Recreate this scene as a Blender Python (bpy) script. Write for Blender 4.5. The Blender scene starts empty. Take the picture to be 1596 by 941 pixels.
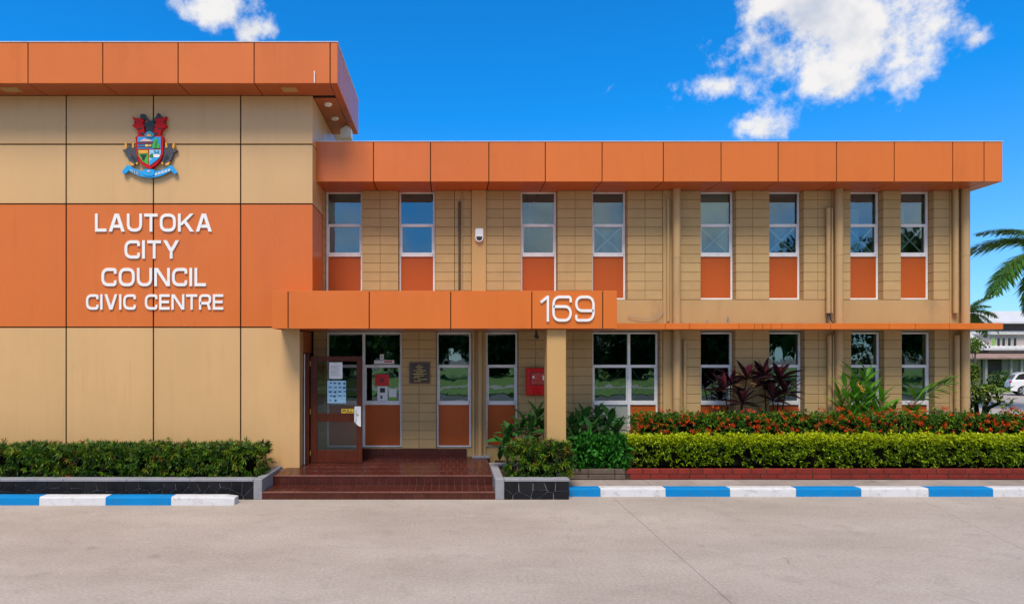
import bpy, math, random
import numpy as np
from mathutils import Vector, Matrix, Euler
random.seed(7); rng = np.random.default_rng(7)
S = bpy.context.scene
R = math.radians
EYE = 2.55; FPX = 1015.0; CU, CV = 700.0, 555.0      # eye height, focal length and vanishing point measured from the photograph

# ------------------------------------------------------------------ camera
cam_d = bpy.data.cameras.new('camera'); cam = bpy.data.objects.new('camera', cam_d)
S.collection.objects.link(cam); S.camera = cam
cam.location = (0, 0, EYE); cam.rotation_euler = (R(90), 0, 0)
cam_d.sensor_width = 36; cam_d.lens = 36 * FPX / 1596
cam_d.shift_x = (798 - CU) / 1596; cam_d.shift_y = (CV - 470.5) / 1596
cam_d.clip_start = 0.05; cam_d.clip_end = 3000

# ------------------------------------------------------------------ light
SUN_DIR = Vector((-0.16, -0.60, 1.0)).normalized()
SUN_EL = math.asin(SUN_DIR.z); SUN_AZ = math.atan2(SUN_DIR.x, SUN_DIR.y)
sd = bpy.data.lights.new('sun', 'SUN'); sd.energy = 2.75; sd.angle = R(22); sd.color = (1.0, 0.89, 0.73)
sun = bpy.data.objects.new('sun', sd); S.collection.objects.link(sun)
sun.rotation_euler = (-SUN_DIR).to_track_quat('-Z', 'Y').to_euler(); sun.location = (-20, -30, 40)
S.view_settings.view_transform = 'Standard'; S.view_settings.look = 'None'
S.view_settings.gamma = 1.0; S.view_settings.use_curve_mapping = False
S.view_settings.exposure = 0.60
S.cycles.max_bounces = 6; S.cycles.diffuse_bounces = 2; S.cycles.glossy_bounces = 3; S.cycles.transmission_bounces = 3; S.cycles.transparent_max_bounces = 8; S.cycles.use_denoising = True; S.cycles.adaptive_threshold = 0.015

# ------------------------------------------------------------------ node helpers
class N:
    def __init__(s, nt): s.nt = nt
    def new(s, t, **k):
        n = s.nt.nodes.new(t)
        for a, b in k.items(): setattr(n, a, b)
        return n
    def put(s, sock, v):
        if isinstance(v, bpy.types.NodeSocket): s.nt.links.new(v, sock)
        elif v is not None: sock.default_value = v
    def m(s, op, a, b=None, c=None, clamp=False):
        n = s.new('ShaderNodeMath', operation=op, use_clamp=clamp)
        for i, v in enumerate((a, b, c)):
            if v is not None: s.put(n.inputs[i], v)
        return n.outputs[0]
    def vm(s, op, a, b=None):
        n = s.new('ShaderNodeVectorMath', operation=op); s.put(n.inputs[0], a)
        if b is not None: s.put(n.inputs[1], b)
        return n.outputs[0]
    def noise(s, vec, scale, detail=4, rough=0.5, dist=0.0):
        n = s.new('ShaderNodeTexNoise'); s.put(n.inputs['Vector'], vec)
        n.inputs['Scale'].default_value = scale; n.inputs['Detail'].default_value = detail
        n.inputs['Roughness'].default_value = rough; n.inputs['Distortion'].default_value = dist
        return n.outputs['Fac']
    def rng(s, v, a, b, c=0.0, d=1.0, smooth=False):
        n = s.new('ShaderNodeMapRange'); n.interpolation_type = 'SMOOTHSTEP' if smooth else 'LINEAR'
        s.put(n.inputs[0], v)
        for i, q in zip((1, 2, 3, 4), (a, b, c, d)): s.put(n.inputs[i], q)
        return n.outputs[0]
    def mix(s, f, a, b, blend='MIX'):
        n = s.new('ShaderNodeMix', data_type='RGBA', blend_type=blend)
        s.put(n.inputs[0], f); s.put(n.inputs[6], a); s.put(n.inputs[7], b)
        return n.outputs[2]

def c4(c): return (c[0], c[1], c[2], 1.0)
def srgb(r, g, b):
    f = lambda v: (v / 255 / 12.92) if v <= 10 else ((v / 255 + 0.055) / 1.055) ** 2.4
    return (f(r), f(g), f(b))

# ------------------------------------------------------------------ world: Nishita sky and drifting cumulus
W = bpy.data.worlds.new('World'); S.world = W; W.use_nodes = True
nt = W.node_tree; nt.nodes.clear(); n = N(nt)
out = n.new('ShaderNodeOutputWorld'); bg = n.new('ShaderNodeBackground')
nt.links.new(bg.outputs[0], out.inputs[0])
sky = n.new('ShaderNodeTexSky', sky_type='NISHITA'); sky.sun_disc = False
sky.sun_elevation = SUN_EL; sky.sun_rotation = SUN_AZ; sky.altitude = 0; sky.air_density = 1.0; sky.dust_density = 0.3; sky.ozone_density = 2.5
bg.inputs['Strength'].default_value = 0.10
W.cycles.sampling_method = 'MANUAL'; W.cycles.sample_map_resolution = 512
tc = n.new('ShaderNodeTexCoord'); D = tc.outputs['Generated']
sep = n.new('ShaderNodeSeparateXYZ'); nt.links.new(D, sep.inputs[0])
dx, dy, dz = sep.outputs
skycol = n.mix(1.0, sky.outputs[0], n.mix(n.rng(dz, 0.04, 0.34), (0.48, 0.78, 1.12, 1), (0.05, 0.83, 1.46, 1)), 'MULTIPLY')
# cumulus seen over the roofs, placed by compass bearing and height (tangents from due north)
ysafe = n.m('MAXIMUM', dy, 0.05)
u = n.m('DIVIDE', dx, ysafe); v = n.m('DIVIDE', dz, ysafe)
clouds = [(1215, 95, 115, 75, .85), (1315, 30, 140, 105, 1.1), (1285, 118, 130, 62, .85), (1410, 42, 110, 72, .56),
          (1125, 133, 58, 40, .50), (1518, 60, 75, 42, .34), (1195, 206, 80, 46, .75),
          (325, 12, 85, 54, .46), (397, 48, 58, 32, .42), (930, 150, 90, 36, .20)]
field = None
for (px_, py_, rx, ry, w) in clouds:
    cv = n.new('ShaderNodeCombineXYZ'); n.put(cv.inputs[0], n.m('MULTIPLY_ADD', u, FPX / rx, -(px_ - CU) / rx)); n.put(cv.inputs[1], n.m('MULTIPLY_ADD', v, FPX / ry, -(CV - py_) / ry))
    ln_ = n.new('ShaderNodeVectorMath', operation='LENGTH'); nt.links.new(cv.outputs[0], ln_.inputs[0])
    e = n.m('MULTIPLY_ADD', ln_.outputs['Value'], -1.0, w)
    field = e if field is None else n.m('SMOOTH_MAX', field, e, 0.25)
field = n.m('MULTIPLY_ADD', n.m('ADD', field, 1.0), n.rng(dy, 0.02, 0.12, 0, 1), -1.0)
bil = n.noise(D, 12.0, 7, 0.62); bil2 = n.noise(n.vm('ADD', D, (-0.02, 0.0, 0.03)), 12.0, 3, 0.55)
dens_f = n.m('ADD', field, n.m('MULTIPLY', n.m('SUBTRACT', bil, 0.50), 4.6))
# the rest of the sky: broken cloud, kept off the clear northern quarter above the roofs
gen = n.noise(D, 2.1, 5, 0.58)
clear = n.rng(n.m('SUBTRACT', dy, n.m('MULTIPLY', n.m('MAXIMUM', dz, 0.0), 0.15)), 0.0, 0.45, 0.0, 0.60, True)
dens_g = n.m('MULTIPLY', n.m('SUBTRACT', n.m('SUBTRACT', gen, 0.415), clear), 5.0)
den = n.m('MAXIMUM', dens_f, dens_g)
alpha = n.rng(den, 0.0, 0.95, 0, 0.97, True)
lightf = n.m('ADD', n.m('MULTIPLY', n.m('SUBTRACT', bil, bil2), 3.5), n.rng(den, 0.3, 2.0, 1.0, 0.50), clamp=True)
ccol = n.mix(lightf, (3.5, 3.9, 4.7, 1), (6.2, 6.05, 5.9, 1))
fin = n.mix(alpha, skycol, ccol)
nt.links.new(fin, bg.inputs['Color'])

# ------------------------------------------------------------------ materials
MATS = {}
def mat(name, col, rough=0.6, var=0.08, vscale=3.0, bump=0.0, bscale=60.0, spec=0.5, metal=0.0, obj_var=0.0, dirt=None, stretch=(1, 1, 1), coat=0.0, dirt_scale=1.2, dirt_rng=(0.52, 0.75)):
    """plain procedural surface: base colour, slow mottling, optional dirt patches, fine relief, object-to-object variation"""
    m = bpy.data.materials.new(name); m.use_nodes = True; t = m.node_tree; k = N(t)
    b = t.nodes['Principled BSDF']; g = k.new('ShaderNodeNewGeometry').outputs['Position']
    mp = k.new('ShaderNodeMapping'); t.links.new(g, mp.inputs[0]); mp.inputs['Scale'].default_value = stretch
    P = mp.outputs[0]
    f = k.noise(P, vscale, 5, 0.6)
    lo = c4([x * (1 - var) for x in col]); hi = c4([min(1, x * (1 + var)) for x in col])
    c = k.mix(k.rng(f, 0.3, 0.7), lo, hi)
    if dirt:
        df = k.noise(P, dirt_scale, 5, 0.68)
        c = k.mix(k.m('MULTIPLY', k.rng(df, dirt_rng[0], dirt_rng[1], 0, 1, True), dirt[3]), c, c4(dirt))
    if obj_var:
        oi = k.new('ShaderNodeObjectInfo').outputs['Random']
        hsv = k.new('ShaderNodeHueSaturation'); t.links.new(c, hsv.inputs['Color'])
        k.put(hsv.inputs['Value'], k.rng(oi, 0, 1, 1 - obj_var, 1 + obj_var)); c = hsv.outputs[0]
    k.put(b.inputs['Base Color'], c)
    k.put(b.inputs['Roughness'], k.rng(f, 0.3, 0.7, max(0.02, rough - 0.07), min(1, rough + 0.07)))
    b.inputs['Specular IOR Level'].default_value = spec; b.inputs['Metallic'].default_value = metal
    b.inputs['Coat Weight'].default_value = coat; b.inputs['Coat Roughness'].default_value = 0.12
    if bump:
        bn = k.new('ShaderNodeBump'); bn.inputs['Strength'].default_value = bump; bn.inputs['Distance'].default_value = 0.01
        k.put(bn.inputs['Height'], k.noise(P, bscale, 4, 0.6)); t.links.new(bn.outputs[0], b.inputs['Normal'])
    MATS[name] = m; return m

def panel_mat(name, col, rough):
    """coated aluminium sheet: faint oil-canning and rain streaks"""
    m = mat(name, col, rough, 0.035, 0.8, obj_var=0.025, coat=0.0, spec=0.45, dirt=(col[0] * .78, col[1] * .74, col[2] * .70, .40), stretch=(1, 1, .25), dirt_scale=2.0, dirt_rng=(.5, .8))
    t = m.node_tree; k = N(t); b = t.nodes['Principled BSDF']
    src = b.inputs['Base Color'].links[0].from_socket
    mp = k.new('ShaderNodeMapping'); t.links.new(k.new('ShaderNodeNewGeometry').outputs['Position'], mp.inputs[0]); mp.inputs['Scale'].default_value = (7, 7, .28)
    stk = k.m('MULTIPLY', k.rng(k.noise(mp.outputs[0], 1.0, 5, .65), .50, .78, 0, 1, True), k.rng(k.noise(k.new('ShaderNodeNewGeometry').outputs['Position'], .9, 3), .38, .62, 0, .30))
    k.put(b.inputs['Base Color'], k.mix(stk, src, c4([x * .62 for x in col])))
    bn = k.new('ShaderNodeBump'); bn.inputs['Strength'].default_value = 0.12; bn.inputs['Distance'].default_value = 0.06
    k.put(bn.inputs['Height'], k.noise(k.new('ShaderNodeNewGeometry').outputs['Position'], 1.6, 1, 0.4)); t.links.new(bn.outputs[0], b.inputs['Normal'])
    return m

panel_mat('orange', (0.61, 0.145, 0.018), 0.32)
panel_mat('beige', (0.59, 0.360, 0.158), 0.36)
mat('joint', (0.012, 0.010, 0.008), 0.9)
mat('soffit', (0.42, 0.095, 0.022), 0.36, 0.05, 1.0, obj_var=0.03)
mat('spandrel', (0.45, 0.088, 0.014), 0.45, 0.04, 1.0, obj_var=0.04, spec=.25)
mat('block', (0.44, 0.295, 0.135), 0.82, 0.08, 2.2, 0.35, 70, 0.3, obj_var=0.045, dirt=(0.20, 0.135, 0.07, .35), dirt_scale=1.1)
mat('mortar', (0.24, 0.150, 0.065), 0.9, 0.1, 4, 0.3, 90, 0.2)
mat('render', (0.44, 0.290, 0.130), 0.8, 0.07, 1.4, 0.25, 50, 0.3, dirt=(0.22, 0.15, 0.08, .45), stretch=(1, 1, .35), dirt_scale=1.6)
mat('column', (0.49, 0.295, 0.112), 0.62, 0.04, 1.5, 0.12, 60, 0.4, dirt=(0.36, 0.24, 0.12, .3), stretch=(1, 1, .4))
mat('pipe', (0.44, 0.285, 0.130), 0.5, 0.06, 2, 0.05, 40, 0.45, dirt=(0.22, 0.15, 0.08, .4), stretch=(1, 1, .3), dirt_scale=3)
mat('dark_conduit', (0.06, 0.045, 0.03), 0.6, 0.25, 4)
mat('alu', (0.76, 0.745, 0.74), 0.42, 0.06, 5, 0.03, 80, 0.4, metal=0.0, dirt=(0.36, 0.33, 0.30, .5), dirt_scale=4)
mat('white_plastic', (0.80, 0.80, 0.79), 0.4, 0.02)
mat('black_plastic', (0.02, 0.02, 0.022), 0.45, 0.1)
mat('lettering', (0.80, 0.79, 0.78), 0.38, 0.03, 3, obj_var=0.02, dirt=(.55, .50, .46, .35), dirt_scale=6)
mat('interior', (0.085, 0.075, 0.062), 0.85, 0.2, 1)
mat('interior_pale', (0.34, 0.36, 0.30), 0.8, 0.15, 2)
mat('blind', (0.30, 0.40, 0.33), 0.8, 0.1, 3)
mat('brace', (0.90, 0.87, 0.76), 0.55, 0.05)
mat('tile', (0.066, 0.015, 0.009), 0.24, 0.10, 3, 0.0, 40, 0.30, obj_var=0.10, dirt=(0.15, 0.060, 0.048, .4), dirt_scale=1.4)
mat('grout', (0.13, 0.075, 0.062), 0.85, 0.15, 8)
mat('nosing', (0.16, 0.055, 0.042), 0.34, 0.12, 4, obj_var=.08)
mat('timber', (0.085, 0.016, 0.005), 0.40, 0.35, 5, 0.1, 30, 0.25, stretch=(6, 6, .7))
mat('stone_black', (0.010, 0.010, 0.012), 0.5, 0.3, 6, 0.25, 40, 0.18, obj_var=0.25)
mat('stone_joint', (0.34, 0.34, 0.35), 0.9, 0.25, 14)
mat('coping', (0.25, 0.25, 0.275), 0.78, 0.12, 4, 0.3, 60, 0.3, dirt=(0.13, 0.125, 0.125, .5), dirt_scale=2.5)
mat('kerb_blue', (0.001, 0.200, 0.510), 0.58, 0.05, 4, 0.2, 50, 0.18, dirt=(0.03, 0.15, 0.28, .65), dirt_scale=7, dirt_rng=(.50, .70))
mat('kerb_white', (0.60, 0.60, 0.62), 0.58, 0.04, 4, 0.2, 50, 0.4, dirt=(0.33, 0.29, 0.26, .60), dirt_scale=7, dirt_rng=(.50, .72))
mat('brick', (0.185, 0.018, 0.011), 0.72, 0.18, 8, 0.4, 60, 0.3, obj_var=0.14, dirt=(0.15, 0.035, 0.028, .5), dirt_scale=4)
mat('edging_stone', (0.115, 0.085, 0.065), 0.85, 0.2, 6, 0.5, 50, 0.3, obj_var=.1, dirt=(.07, .075, .04, .6), dirt_scale=3)
mat('paving', (0.30, 0.25, 0.225), 0.85, 0.12, 3, 0.3, 60, 0.25, obj_var=0.08, dirt=(0.14, 0.12, 0.10, .6), dirt_scale=1.8)
mat('soil', (0.045, 0.030, 0.020), 0.95, 0.4, 9, 0.8, 30, 0.2)
mat('concrete_base', (0.16, 0.14, 0.12), 0.9, 0.1, 2)
mat('grass', (0.115, 0.200, 0.030), 0.8, 0.35, 0.8, 0.5, 30, 0.2)
mat('asphalt', (0.10, 0.098, 0.095), 0.85, 0.15, 2, 0.3, 60, 0.3)
mat('red_paint', (0.62, 0.006, 0.008), 0.32, 0.04, 3)
mat('red_dark', (0.22, 0.004, 0.006), 0.4); mat('red_window', (0.50, 0.075, 0.060), 0.25, .1, 8)
mat('gold', (0.62, 0.42, 0.10), 0.4, 0.1, 8, metal=.4)
mat('plaque', (0.035, 0.024, 0.020), 0.3, 0.2, 6)
mat('plaque_frame', (0.13, 0.055, 0.03), 0.4, 0.2, 6)
mat('paper', (0.78, 0.79, 0.80), 0.7, 0.03)
mat('poster_blue', (0.36, 0.62, 0.80), 0.6, 0.08, 14)
mat('ink', (0.05, 0.10, 0.18), 0.7); mat('ink_grey', (0.30, 0.31, 0.33), 0.7)
mat('yellow', (0.85, 0.55, 0.02), 0.5, 0.03); mat('poster_red', (0.62, 0.015, 0.02), 0.55, .06)
mat('poster_green', (.20, .42, .05), .6, .2, 12)
mat('chrome', (0.75, 0.75, 0.76), 0.2, 0.02, metal=1.0)
mat('bark', (0.14, 0.10, 0.07), 0.9, 0.3, 8, 0.8, 20, 0.2)
mat('twig_and_gap_shade', (0.008, 0.008, 0.004), 0.95, 0.3, 8, spec=.05)  # near-black: thin stems, and the shade painted into hedge gaps
mat('stem_green', (0.10, 0.17, 0.04), 0.6, 0.2, 6)
mat('roof_white', (0.52, 0.52, 0.54), 0.5, 0.06, 1.0, dirt=(.40, .38, .38, .5))
mat('roof_orange', (0.42, 0.17, 0.09), 0.8, 0.2, 2); mat('roof_brown', (0.26, 0.17, 0.145), 0.85, 0.2, 1.5)
mat('house_wall', (0.46, 0.39, 0.36), 0.85, 0.08, 1); mat('house_dark', (0.05, 0.045, 0.04), 0.8, 0.2, 1)
mat('house_grey', (0.30, 0.30, 0.29), 0.8, 0.08, 1)
mat('car_white', (0.78, 0.78, 0.79), 0.25, 0.01, 1, coat=0.8); mat('rubber', (0.02, 0.02, 0.02), 0.8)
mat('car_glass', (0.015, 0.018, 0.02), 0.08, 0.0); mat('tail_red', (0.55, 0.01, 0.01), 0.2)
mat('wheel_alloy', (0.55, 0.55, 0.56), 0.3, 0.02, metal=.7)
mat('crest_red', (0.52, 0.006, 0.008), 0.5, 0.08, 20, spec=.2); mat('crest_black', (0.02, 0.02, 0.022), 0.42, 0.2, 20)
mat('crest_slate', (0.055, 0.055, 0.065), 0.45, 0.3, 20); mat('crest_blue', (0.015, 0.32, 0.70), 0.4, 0.06, 20)
mat('crest_green', (0.05, 0.40, 0.035), 0.42, 0.15, 20); mat('crest_dkgreen', (0.02, 0.17, 0.03), 0.42, 0.2, 20)
mat('crest_sky', (0.30, 0.58, 0.85), 0.42, 0.15, 20); mat('crest_gold', (0.78, 0.36, 0.04), 0.42, 0.1, 20)
mat('crest_pink', (0.72, 0.48, 0.46), 0.42, .1, 20); mat('crest_teal', (0.03, 0.22, 0.36), 0.42, .1, 20); mat('crest_maroon', (0.16, 0.03, 0.05), 0.42, .2, 20)
mat('crest_yellow', (0.80, 0.62, 0.04), 0.42, .1, 20)

def leaf_mat(name, rough=0.42, trans=0.22, attr=True, col=(0.06, 0.12, 0.02), obj_var=0.0):
    m = bpy.data.materials.new(name); m.use_nodes = True; t = m.node_tree; k = N(t); b = t.nodes['Principled BSDF']
    if attr:
        a = k.new('ShaderNodeAttribute'); a.attribute_name = 'tint'; c = a.outputs['Color']
    else:
        oi = k.new('ShaderNodeObjectInfo'); hsv = k.new('ShaderNodeHueSaturation')
        k.put(hsv.inputs['Color'], k.mix(k.rng(k.noise(k.new('ShaderNodeTexCoord').outputs['Object'], 14, 3), .35, .65), c4([x * .8 for x in col]), c4([x * 1.2 for x in col])))
        k.put(hsv.inputs['Value'], k.rng(oi.outputs['Random'], 0, 1, 1 - obj_var, 1 + obj_var))
        k.put(hsv.inputs['Hue'], k.rng(oi.outputs['Random'], 0, 1, .488, .512)); c = hsv.outputs[0]
    k.put(b.inputs['Base Color'], c); b.inputs['Roughness'].default_value = rough; b.inputs['Specular IOR Level'].default_value = 0.22
    tr = k.new('ShaderNodeBsdfTranslucent'); k.put(tr.inputs['Color'], c)
    mx = k.new('ShaderNodeMixShader'); mx.inputs[0].default_value = trans
    t.links.new(b.outputs[0], mx.inputs[1]); t.links.new(tr.outputs[0], mx.inputs[2])
    t.links.new(mx.outputs[0], t.nodes['Material Output'].inputs[0])
    MATS[name] = m; return m
leaf_mat('leaf'); leaf_mat('leaf_glossy', 0.3, 0.15)
leaf_mat('ti_leaf', 0.36, 0.08, False, (0.030, 0.010, 0.016), 0.40)
leaf_mat('ti_pink', 0.36, 0.12, False, (0.12, 0.016, 0.028), 0.4)
leaf_mat('green_leaf', 0.40, 0.28, False, (0.095, 0.27, 0.016), 0.30)
leaf_mat('dark_leaf', 0.34, 0.18, False, (0.030, 0.105, 0.020), 0.30)
leaf_mat('red_leaf', 0.4, 0.2, False, (0.30, 0.015, 0.025), 0.2)

def glass_mat(name, refl, tint):
    m = bpy.data.materials.new(name); m.use_nodes = True; t = m.node_tree; k = N(t); t.nodes.clear()
    o = k.new('ShaderNodeOutputMaterial'); gl = k.new('ShaderNodeBsdfGlossy'); tr = k.new('ShaderNodeBsdfTransparent'); mx = k.new('ShaderNodeMixShader')
    gl.inputs['Color'].default_value = (0.66, 0.84, 0.90, 1); gl.inputs['Roughness'].default_value = 0.012
    tr.inputs['Color'].default_value = c4(tint)
    fr = k.new('ShaderNodeFresnel'); fr.inputs['IOR'].default_value = 1.5
    k.put(mx.inputs[0], k.m('ADD', fr.outputs[0], refl, clamp=True))
    bn = k.new('ShaderNodeBump'); bn.inputs['Strength'].default_value = 0.05; bn.inputs['Distance'].default_value = 0.03
    k.put(bn.inputs['Height'], k.noise(k.new('ShaderNodeNewGeometry').outputs['Position'], 2.2, 2)); t.links.new(bn.outputs[0], gl.inputs['Normal'])
    t.links.new(tr.outputs[0], mx.inputs[1]); t.links.new(gl.outputs[0], mx.inputs[2]); t.links.new(mx.outputs[0], o.inputs[0])
    MATS[name] = m
glass_mat('glass', 0.10, (0.78, 0.84, 0.82)); glass_mat('glass_clear', 0.0, (0.80, 0.84, 0.83)); glass_mat('glass_dark', 0.21, (0.5, 0.55, 0.52))

def concrete_mat():
    m = bpy.data.materials.new('concrete'); m.use_nodes = True; t = m.node_tree; k = N(t); b = t.nodes['Principled BSDF']
    P = k.new('ShaderNodeNewGeometry').outputs['Position']
    mp = k.new('ShaderNodeMapping'); t.links.new(P, mp.inputs[0]); mp.inputs['Scale'].default_value = (.55, 1.0, 1)
    big = k.noise(mp.outputs[0], 0.55, 4, 0.62); mid = k.noise(P, 2.6, 6, 0.66); fine = k.noise(P, 26, 5, 0.75); grit = k.noise(P, 160, 2, 0.6)
    c = k.mix(k.rng(big, 0.32, 0.66), (0.310, 0.255, 0.212, 1), (0.425, 0.362, 0.312, 1))
    c = k.mix(k.m('MULTIPLY', k.rng(mid, 0.50, 0.74, 0, 1, True), 0.45), c, (0.235, 0.19, 0.162, 1))
    c = k.mix(k.m('MULTIPLY', k.rng(k.noise(mp.outputs[0], 1.5, 8, .7, 1.0), 0.57, 0.72, 0, 1, True), 0.45), c, (0.50, 0.45, 0.41, 1))
    c = k.mix(k.rng(fine, 0.30, 0.70, 0, 1), k.mix(0.30, c, (0.10, 0.08, 0.07, 1)), k.mix(0.20, c, (0.72, 0.66, 0.6, 1)))
    c = k.mix(k.rng(grit, 0.66, 0.74, 0, 0.35), c, (0.12, 0.10, 0.09, 1))
    wn_ = k.new('ShaderNodeTexNoise'); k.put(wn_.inputs['Vector'], P); wn_.inputs['Scale'].default_value = 1.6; wn_.inputs['Detail'].default_value = 5
    vo = k.new('ShaderNodeTexVoronoi', feature='DISTANCE_TO_EDGE'); k.put(vo.inputs['Vector'], k.vm('ADD', P, k.vm('MULTIPLY', wn_.outputs['Color'], (.5, .5, 0)))); vo.inputs['Scale'].default_value = 0.42
    crk = k.m('MULTIPLY', k.rng(vo.outputs['Distance'], 0.0, 0.0032, 1, 0), k.rng(k.noise(P, .6, 3), .52, .64, 0, .40))
    c = k.mix(crk, c, (0.10, 0.085, 0.07, 1))
    v2 = k.new('ShaderNodeTexVoronoi'); k.put(v2.inputs['Vector'], P); v2.inputs['Scale'].default_value = 0.9
    oil = k.m('MULTIPLY', k.rng(k.m('ADD', v2.outputs['Distance'], k.m('MULTIPLY', mid, .25)), .14, .24, 1, 0, True), k.rng(k.noise(P, .35, 2), .50, .62, 0, .38))
    c = k.mix(oil, c, (0.09, 0.075, 0.065, 1))
    k.put(b.inputs['Base Color'], c); b.inputs['Roughness'].default_value = 0.82; b.inputs['Specular IOR Level'].default_value = 0.25
    bn = k.new('ShaderNodeBump'); bn.inputs['Strength'].default_value = 0.35; bn.inputs['Distance'].default_value = 0.006
    k.put(bn.inputs['Height'], k.m('ADD', fine, k.m('MULTIPLY', mid, 2.0))); t.links.new(bn.outputs[0], b.inputs['Normal'])
    MATS['concrete'] = m
concrete_mat()

# ------------------------------------------------------------------ geometry helpers
def X(pu, d): return (pu - CU) * d / FPX
def Z(pv, d): return EYE - (pv - CV) * d / FPX
WORG = {}
class MB:
    def __init__(s): s.v = []; s.f = []; s.mi = []
    def add(s, vs, fs, mi=0):
        o = len(s.v); s.v += [tuple(p) for p in vs]; s.f += [tuple(i + o for i in q) for q in fs]; s.mi += [mi] * len(fs); return s
    def box(s, x0, x1, y0, y1, z0, z1, ch=0.0, mi=0):
        if x0 > x1: x0, x1 = x1, x0
        if y0 > y1: y0, y1 = y1, y0
        if z0 > z1: z0, z1 = z1, z0
        if not ch:
            return s.add([(x0, y0, z0), (x1, y0, z0), (x1, y1, z0), (x0, y1, z0), (x0, y0, z1), (x1, y0, z1), (x1, y1, z1), (x0, y1, z1)],
                         [(0, 3, 2, 1), (4, 5, 6, 7), (0, 1, 5, 4), (1, 2, 6, 5), (2, 3, 7, 6), (3, 0, 4, 7)], mi)
        c = ch; vs = []; ids = {}
        for ix, (xa, xs) in enumerate(((x0, 1), (x1, -1))):
            for iy, (ya, ys) in enumerate(((y0, 1), (y1, -1))):
                for iz, (za, zs) in enumerate(((z0, 1), (z1, -1))):
                    ids[ix, iy, iz] = len(vs)
                    vs += [(xa, ya + ys * c, za + zs * c), (xa + xs * c, ya, za + zs * c), (xa + xs * c, ya + ys * c, za)]
        I = lambda a, b, c_, k: ids[a, b, c_] + k
        fs = [(I(0,0,0,0), I(0,0,1,0), I(0,1,1,0), I(0,1,0,0)), (I(1,0,0,0), I(1,1,0,0), I(1,1,1,0), I(1,0,1,0)),
              (I(0,0,0,1), I(1,0,0,1), I(1,0,1,1), I(0,0,1,1)), (I(0,1,0,1), I(0,1,1,1), I(1,1,1,1), I(1,1,0,1)),
              (I(0,0,0,2), I(0,1,0,2), I(1,1,0,2), I(1,0,0,2)), (I(0,0,1,2), I(1,0,1,2), I(1,1,1,2), I(0,1,1,2))]
        for a in (0, 1):
            for b in (0, 1):
                fs += [(I(a,b,0,0), I(a,b,0,1), I(a,b,1,1), I(a,b,1,0)), (I(a,0,b,0), I(a,0,b,2), I(a,1,b,2), I(a,1,b,0)), (I(0,a,b,1), I(0,a,b,2), I(1,a,b,2), I(1,a,b,1))]
        for a in (0, 1):
            for b in (0, 1):
                for d in (0, 1): fs.append((I(a,b,d,0), I(a,b,d,1), I(a,b,d,2)))
        return s.add(vs, fs, mi)
    def prism_y(s, poly, y0, y1, mi=0):
        """poly in (x,z), extruded along y"""
        n_ = len(poly); vs = [(p[0], y0, p[1]) for p in poly] + [(p[0], y1, p[1]) for p in poly]
        fs = [tuple(range(n_)), tuple(range(2 * n_ - 1, n_ - 1, -1))] + [(i, i + n_, (i + 1) % n_ + n_, (i + 1) % n_) for i in range(n_)]
        return s.add(vs, fs, mi)
    def prism_z(s, poly, z0, z1, mi=0):
        n_ = len(poly); vs = [(p[0], p[1], z0) for p in poly] + [(p[0], p[1], z1) for p in poly]
        fs = [tuple(range(n_ - 1, -1, -1)), tuple(range(n_, 2 * n_))] + [(i, (i + 1) % n_, (i + 1) % n_ + n_, i + n_) for i in range(n_)]
        return s.add(vs, fs, mi)
    def tube(s, pts, rad, seg=10, mi=0, cap=True):
        pts = [Vector(p) for p in pts]; rad = rad if hasattr(rad, '__len__') else [rad] * len(pts)
        rings = []; up = Vector((0.13, 0.97, 0.2))
        for i, p in enumerate(pts):
            t = (pts[min(i + 1, len(pts) - 1)] - pts[max(i - 1, 0)]).normalized()
            a = t.cross(up)
            if a.length < .05: a = t.cross(Vector((1, 0, 0)))
            a.normalize(); b = t.cross(a)
            rings.append([p + (a * math.cos(2 * math.pi * j / seg) + b * math.sin(2 * math.pi * j / seg)) * rad[i] for j in range(seg)])
        vs = [q for r_ in rings for q in r_]; fs = []
        for i in range(len(pts) - 1):
            for j in range(seg): fs.append((i * seg + j, i * seg + (j + 1) % seg, (i + 1) * seg + (j + 1) % seg, (i + 1) * seg + j))
        if cap:
            o_ = len(vs); vs = vs + rings[0] + rings[-1]; fs += [tuple(range(o_ + seg - 1, o_ - 1, -1)), tuple(range(o_ + seg, o_ + 2 * seg))]
        return s.add(vs, fs, mi)
    def build(s, name, mats, parent=None, smooth=False, origin=None):
        me = bpy.data.meshes.new(name); a = np.array(s.v, dtype=float)
        if origin is None:
            lo, hi = a.min(0), a.max(0); origin = ((lo[0] + hi[0]) / 2, (lo[1] + hi[1]) / 2, lo[2])
        me.from_pydata([tuple(p) for p in a - np.array(origin)], [], s.f)
        mats = mats if isinstance(mats, (list, tuple)) else [mats]
        for q in mats: me.materials.append(MATS[q])
        if len(mats) > 1: me.polygons.foreach_set('material_index', s.mi)
        if smooth: me.polygons.foreach_set('use_smooth', [True] * len(s.f))
        me.validate(); me.update()
        return link(name, me, parent, origin)
def link(name, me, parent=None, origin=(0, 0, 0), rot=None, scale=None):
    o = bpy.data.objects.new(name, me); S.collection.objects.link(o)
    o.location = Vector(origin)
    if parent is not None:
        o.parent = parent; o.location = Vector(origin) - WORG[parent.name]
    if rot is not None:
        if isinstance(rot, Matrix): o.rotation_euler = rot.to_euler()
        else: o.rotation_euler = rot
    if scale is not None: o.scale = scale
    WORG[o.name] = Vector(origin); return o
def tag(o, label, cat, group=None, kind=None):
    if label: o['label'] = label
    if cat: o['category'] = cat
    if group: o['group'] = group
    if kind: o['kind'] = kind
    return o
def thing(name, label, cat, loc, group=None): return tag(link(name, None, None, loc), label, cat, group)
def struct(o): o['kind'] = 'structure'; return o
SHARED = {}
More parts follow.
